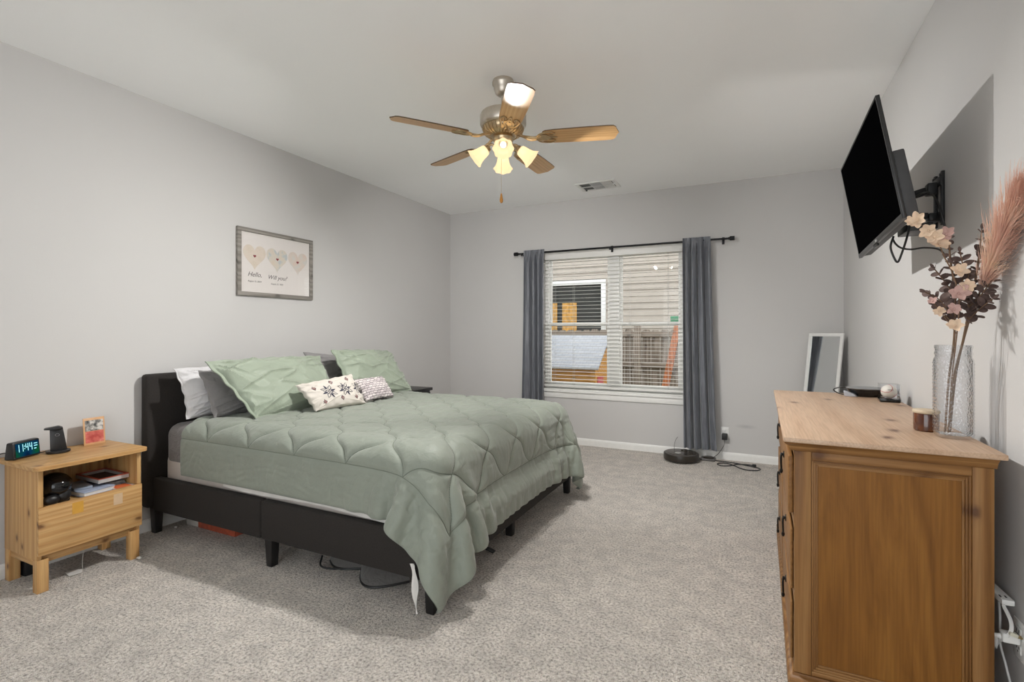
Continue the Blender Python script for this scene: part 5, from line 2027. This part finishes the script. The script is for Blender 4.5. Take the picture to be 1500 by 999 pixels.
euc('mauve eucalyptus stem with left-reaching side sprig, in the glass vase',
    [(.601, 2.228, DZ + .016), (.609, 2.222, 1.089), (.615, 2.195, 1.216), (.616, 2.185, 1.32), (.613, 2.18, 1.413), (.602, 2.18, 1.506), (.598, 2.18, 1.588)],
    [[(.615, 2.185, 1.297), (.571, 2.17, 1.368), (.528, 2.16, 1.397)], [(.616, 2.185, 1.38), (.585, 2.19, 1.44), (.560, 2.19, 1.480)], [(.616, 2.18, 1.366), (.632, 2.165, 1.45), (.622, 2.16, 1.528)]], 2)
euc('mauve eucalyptus stem standing tallest at right in the glass vase',
    [(.612, 2.236, DZ + .016), (.622, 2.225, 1.089), (.641, 2.20, 1.228), (.652, 2.19, 1.32), (.664, 2.18, 1.411), (.676, 2.18, 1.501), (.684, 2.18, 1.603)],
    [[(.676, 2.18, 1.500), (.692, 2.17, 1.535), (.712, 2.15, 1.563)], [(.645, 2.19, 1.29), (.672, 2.16, 1.335), (.700, 2.14, 1.368)], [(.655, 2.19, 1.33), (.640, 2.17, 1.40), (.645, 2.16, 1.455)], [(.655, 2.19, 1.34), (.678, 2.15, 1.39), (.698, 2.14, 1.43)]], 7)

bs = thing('blossom_stem', 'arching dried stem with cream blossoms in the glass vase', 'dried stem', (.606, 2.215, DZ + .016))
s_ = MB().tube([(.606, 2.212, DZ + .016), (.612, 2.205, 1.089), (.613, 2.165, 1.228), (.617, 2.15, 1.365), (.599, 2.15, 1.457), (.577, 2.15, 1.515), (.558, 2.15, 1.57), (.517, 2.15, 1.624), (.485, 2.15, 1.639)], .002, 7, smooth=5)
s_.tube([(.615, 2.162, 1.251), (.581, 2.15, 1.305), (.558, 2.15, 1.343), (.547, 2.15, 1.367)], .0015, 6, smooth=5)
s_.tube([(.614, 2.16, 1.30), (.600, 2.15, 1.29), (.578, 2.145, 1.318)], .0013, 6, smooth=5)
obj('stem', s_, m_stem, bs)
rnd = random.Random(11)
for (x, y, z, s0, pk) in ((.487, 2.14, 1.637, .020, 0), (.503, 2.135, 1.640, .028, 0), (.533, 2.14, 1.602, .028, 0), (.548, 2.135, 1.578, .030, 0), (.562, 2.14, 1.552, .034, 0), (.580, 2.14, 1.585, .026, 1), (.545, 2.14, 1.362, .016, 1), (.563, 2.14, 1.330, .018, 0), (.602, 2.14, 1.278, .026, 0), (.609, 2.13, 1.387, .032, 1), (.612, 2.135, 1.462, .026, 0), (.632, 2.13, 1.41, .024, 0), (.594, 2.12, 1.335, .024, 1)):
    m = MB()
    ax = Vector((rnd.uniform(-.6, .2), -1, rnd.uniform(-.1, .7))).normalized()
    for k_ in range(6):
        side = Matrix.Rotation(2 * PI * k_ / 6 + rnd.uniform(-.2, .2), 3, ax) @ ax.orthogonal().normalized()
        leaf_mb(m, Vector((x, y, z)), side + ax * rnd.uniform(.2, .7), ax, s0 * rnd.uniform(.85, 1.15), s0 * .72, .3)
    m.sphere(Vector((x, y, z)) + ax * .003, .0038, 8, 6)
    obj('blossom', m, m_pink if pk else m_petal, bs)

pp = thing('pampas_stem', 'tall pink pampas plume leaning right in the glass vase', 'dried stem', (.618, 2.22, DZ + .016))
spine = catmull([Vector(p) for p in ((.618, 2.240, DZ + .016), (.634, 2.245, 1.10), (.655, 2.235, 1.24), (.672, 2.21, 1.34), (.686, 2.14, 1.45), (.696, 2.07, 1.55), (.700, 1.99, 1.63), (.700, 1.91, 1.675))], 12)
obj('stem', MB().tube(spine, .003, 7), m_stem, pp)
kp2 = NT('pink_plume')
v = kp2.coord()
n = kp2.n('TexNoise', Scale=12.0, Detail=3.0)
kp2.l(v, n.inputs['Vector'])
sepz = kp2.n('SeparateXYZ')
kp2.l(v, sepz.inputs[0])
kp2.l(kp2.ramp(n.outputs['Fac'], [(.32, (.70, .42, .33)), (.55, (.84, .57, .45)), (.72, (.90, .70, .50))]), kp2.b.inputs['Base Color'])
kp2.set(Roughness=.8)
rnd = random.Random(4)
plume = MB()
np_ = len(spine)
i0 = int(np_ * .50)
for q_ in range(2000):
    f = rnd.random()
    i = min(np_ - 2, int(i0 + (np_ - 1 - i0) * f))
    p = spine[i].lerp(spine[i + 1], rnd.random())
    t = (spine[i + 1] - spine[i]).normalized()
    side = Matrix.Rotation(rnd.uniform(0, 2 * PI), 3, t) @ t.orthogonal().normalized()
    side.x *= .8
    L = .135 * (.5 + .75 * math.sin(PI * min(1, f * .8 + .18))) * rnd.uniform(.6, 1.2)
    sp_ = rnd.uniform(.15, .55)
    g = Vector((0, -.02, -.16))
    pts = []
    for k_ in range(5):
        u = k_ / 4
        pts.append(lim(p + t * (L * u * .95) + side * (L * sp_ * u ** .8) + g * (L * u * u * rnd.uniform(.2, 1.5))))
    plume.tube(pts, .0007, 3, caps=False, radii=[.0008, .0007, .0006, .0004, .0002])
obj('plume', plume, kp2.m, pp)
wisp = MB()
for q_ in range(70):
    f = rnd.random() * .75
    i = int(i0 + (np_ - 1 - i0) * f)
    p = spine[i]
    t = (spine[i + 1] - spine[i]).normalized()
    side = Vector((.25, -.75, -.2 + rnd.uniform(-.3, .3))).normalized()
    L = rnd.uniform(.06, .12)
    pts = [lim(p + t * (L * u * .55) + side * (L * u * .8) + Vector((0, 0, -.25)) * (L * u * u)) for u in (0, .25, .5, .75, 1)]
    wisp.tube(pts, .0005, 3, caps=False)
obj('loose_wisps', wisp, plain('grey_wisp', (.20, .16, .15), .8), pp)

# ================================================================== MIRROR IN THE CORNER
T0, T1 = Vector((.470, 5.342, 1.246)), Vector((.7026, 5.091, 1.246))
wv_ = (T1 - T0).normalized()
nin = Vector((-.733, -.680, 0)).normalized()
B0 = T0 + nin * .150 - Vector((0, 0, 1.240))
dn = (B0 - T0)
Hh = dn.length
dn.normalize()
nrm = wv_.cross(dn)
if nrm.dot(nin) < 0:
    nrm = -nrm
Wm = (T1 - T0).length
MM = Matrix((wv_, -dn, nrm)).transposed().to_4x4()
MM.translation = T0 + nrm * .001
mr = thing('leaning_mirror', 'narrow white-framed mirror leaning in the far right corner', 'mirror', tuple(B0 + wv_ * Wm / 2))
fw = .028
b = MB()
b.box((0, -fw, 0), (Wm, 0, .016), .002).box((0, -Hh, 0), (Wm, -Hh + fw, .016), .002)
b.box((0, -Hh + fw, 0), (fw, -fw, .016), .002).box((Wm - fw, -Hh + fw, 0), (Wm, -fw, .016), .002)
obj('mirror_frame', b.xform(MM), m_white, mr)
k = NT('mirror_silver')
k.b.inputs['Base Color'].default_value = (.86, .89, .90, 1)
k.set(Metallic=1.0, Roughness=.01)
obj('mirror_glass', MB().box((fw, -Hh + fw, .004), (Wm - fw, -fw, .008)).xform(MM), k.m, mr, smooth=False)

# ================================================================== TELEVISION ON ITS WALL BRACKET
C0, C1, C2, C3 = [Vector(p) for p in ((.416, 3.158, 2.121), (.415, 2.309, 2.157), (.495, 2.288, 1.678), (.496, 3.138, 1.642))]
r_ = (C1 - C0).normalized()
u_ = (C0 - C3)
u_ = (u_ - r_ * u_.dot(r_)).normalized()
n_ = r_.cross(u_)
if n_.x > 0:
    n_ = -n_
cen = (C0 + C1 + C2 + C3) / 4
TW, TH = .85, .486
MT = Matrix((r_, u_, n_)).transposed().to_4x4()
MT.translation = cen
tv = thing('television', 'black flat television tilted down on the right wall', 'television', tuple(cen))
m_tvb = plain('tv_dark_bezel', (.018, .018, .018), .3)
w, h = TW / 2, TH / 2
b = MB()
bz = .008
b.box((-w, -h, -.014), (w, h, -.0022), .002)
obj('tv_panel', b, m_tvb, None, loc=(0, 0, 0))
tvp = bpy.data.objects['tv_panel']


def put(o):
    o.parent = tv
    o.data.transform(MT)
    o.data.transform(Matrix.Translation(-cen))
    return o


put(tvp)
b = MB()
b.box((-w, h - bz, -.0021), (w, h, .0), .0008).box((-w, -h, -.0021), (w, -h + .020, .0012), .0008)
b.box((-w, -h + .020, -.0021), (-w + bz, h - bz, 0), .0008).box((w - bz, -h + .020, -.0021), (w, h - bz, 0), .0008)
put(obj('bezel', b, m_tvb, None, loc=(0, 0, 0)))
k = NT('switched_off_screen')
k.b.inputs['Base Color'].default_value = (.0015, .0015, .0017, 1)
k.set(Roughness=.5)
k.b.inputs['Specular IOR Level'].default_value = .0
put(obj('screen', MB().box((-w + bz, -h + .020, -.0021), (w - bz, h - bz, -.0012)), k.m, None, loc=(0, 0, 0), smooth=False))
b = MB()
b.prism([(-w + .01, -h + .006, -.0142), (w - .008, -h + .006, -.0142), (w - .012, .02, -.0142), (-w + .014, .02, -.0142)], (0, 0, -.040), .006)
put(obj('rear_housing', b, plain('tv_matte_back', (.045, .045, .047), .55), None, loc=(0, 0, 0)))
put(obj('badge', MB().box((-.03, -h + .004, .0012), (.0, -h + .014, .0017)), plain('silver_badge', (.5, .5, .5), .3, .5), None, loc=(0, 0, 0)))
put(obj('remote_sensor', MB().box((-.10, -h - .012, -.012), (-.03, -h, -.002), .003), m_tvb, None, loc=(0, 0, 0)))

mnt = thing('tv_mount', 'black articulated steel bracket holding the television off the wall', 'tv mount', (XR, 2.75, 1.82))
m_mt = plain('black_mount_steel', (.016, .016, .017), .45, .3)
b = MB().box((XR - .012, 2.705, 1.715), (XR - .0005, 2.725, 1.945), .002).box((XR - .012, 2.795, 1.715), (XR - .0005, 2.815, 1.945), .002)
b.box((XR - .016, 2.705, 1.735), (XR - .010, 2.815, 1.775), .002).box((XR - .016, 2.705, 1.885), (XR - .010, 2.815, 1.925), .002)
for y in (2.715, 2.805):
    for z in (1.73, 1.93):
        b.cyl((XR - .017, y, z), (XR - .011, y, z), .006, n=12)
obj('wall_plate', b, m_mt, mnt)
Rb = cen - n_ * .049                      # back of the housing
obj('swing_arm', MB().box((XR - .050, 2.735, 1.855), (XR - .017, 2.785, 1.905), .004).box((XR - .175, 2.738, 1.858), (XR - .052, 2.768, 1.890), .004, rot=RY(-.28), about=(XR - .05, 2.75, 1.87)), m_mt, mnt)
obj('swing_arm', MB().box((XR - .045, 2.740, 1.742), (XR - .017, 2.785, 1.775), .004).box((XR - .165, 2.742, 1.752), (XR - .046, 2.770, 1.778), .004, rot=RY(.12), about=(XR - .05, 2.75, 1.77)), m_mt, mnt)
obj('pivot_post', MB().cyl((XR - .172, 2.755, 1.765), (XR - .172, 2.755, 1.865), .014, n=18).box((XR - .182, 2.715, 1.79), (XR - .158, 2.795, 1.83), .003), m_mt, mnt)
b = MB()
b.box((-.11, -.13, -.0625), (-.085, .13, -.0548), .002).box((.085, -.13, -.0625), (.11, .13, -.0548), .002).box((-.11, -.04, -.070), (.11, -.01, -.063), .002)
b.xform(MT)
obj('head_bracket', b, m_mt, mnt)
cable('tv_cable', [(.535, 2.62, 1.665), (.522, 2.605, 1.620), (.532, 2.60, 1.575), (.545, 2.60, 1.553), (.558, 2.60, 1.585), (.580, 2.61, 1.66), (.60, 2.64, 1.73)], .0042, m_cab, 'black cable looping below the television near edge')
cable('tv_cable', [(.535, 2.63, 1.655), (.540, 2.61, 1.632), (.557, 2.60, 1.612), (.591, 2.60, 1.603), (.637, 2.61, 1.608), (.690, 2.63, 1.60), (.722, 2.66, 1.57)], .0038, m_cab, 'black cable running from the television across to the wall')
cable('tv_cable', [(.59, 2.66, 1.80), (.62, 2.60, 1.83), (.655, 2.60, 1.83), (.69, 2.64, 1.79), (.712, 2.66, 1.72), (.718, 2.64, 1.66), (.715, 2.63, 1.60)], .0042, m_cab, 'black cable coiled behind the television over the bracket')
tag(obj('cable_box', MB().box((.590, 2.66, 1.690), (.680, 2.82, 1.722), .004), m_blk), 'small black box tucked behind the television under the bracket', 'media box')

# ================================================================== CORDS BEHIND THE DRESSER
outlet('wall_outlet', 'white wall outlet low on the right wall behind the dresser', (XR, 2.035, .325), 'x')
wpl = MB().box((XR - .050, 2.012, .318), (XR - .0088, 2.044, .346), .005, 3).cyl((XR - .049, 2.028, .330), (XR - .066, 2.032, .328), .008, .006, n=16)
tag(obj('power_plug', wpl, m_white), 'white plug in the outlet behind the dresser', 'plug')


def ribbon(pts, wd, th):
    P_ = catmull([Vector(p) for p in pts], 8)
    rows_ = []
    for i, p in enumerate(P_):
        t = (P_[min(i + 1, len(P_) - 1)] - P_[max(i - 1, 0)]).normalized()
        s_ = t.cross(Vector((.75, .65, 0))).normalized()
        rows_.append([tuple(p - s_ * wd / 2), tuple(p), tuple(p + s_ * wd / 2)])
    return MB().sheet(rows_, th)


tag(obj('flat_cord', ribbon([(.6915, 2.045, .420), (.700, 2.018, .385), (.696, 2.008, .355), (.685, 2.028, .322), (.680, 2.050, .30), (.676, 2.052, .285), (.672, 2.040, .290), (.670, 2.032, .325)], .0095, .003), m_white), 'flat white cord curling down to the plug behind the dresser', 'cord')
es = thing('power_strip', 'white power strip end sticking out behind the dresser', 'power strip', (.695, 2.07, .43))
b = MB().box((.684, 2.045, .418), (.716, 2.20, .436), .004, rot=RZ(.06))
obj('strip_body', b, m_white, es)
obj('strip_slots', MB().box((.690, 2.06, .4362), (.694, 2.075, .4368)).box((.703, 2.06, .4362), (.707, 2.075, .4368)), m_slot, es, smooth=False)
cable('white_cable', [(.70, 2.10, .415), (.698, 2.085, .36), (.693, 2.07, .29), (.698, 2.04, .23), (.702, 2.01, .16), (.700, 2.0, .05)], .0032, plain('grey_white_cable', (.55, .55, .54), .5), 'round grey white cable hanging behind the dresser')
lpg = thing('loose_plug', 'loose pale plug with prongs dangling by the flat white cord', 'plug', (.700, 2.02, .35))
obj('plug_body', MB().box((.692, 2.000, .346), (.712, 2.016, .357), .002, rot=RY(.3)), plain('cream_plastic', (.60, .58, .48), .4), lpg)
obj('prongs', MB().box((.712, 2.003, .343), (.722, 2.0045, .348)).box((.712, 2.012, .343), (.722, 2.0135, .348)), plain('brass_prong', (.5, .4, .2), .3, .9), lpg, smooth=False)
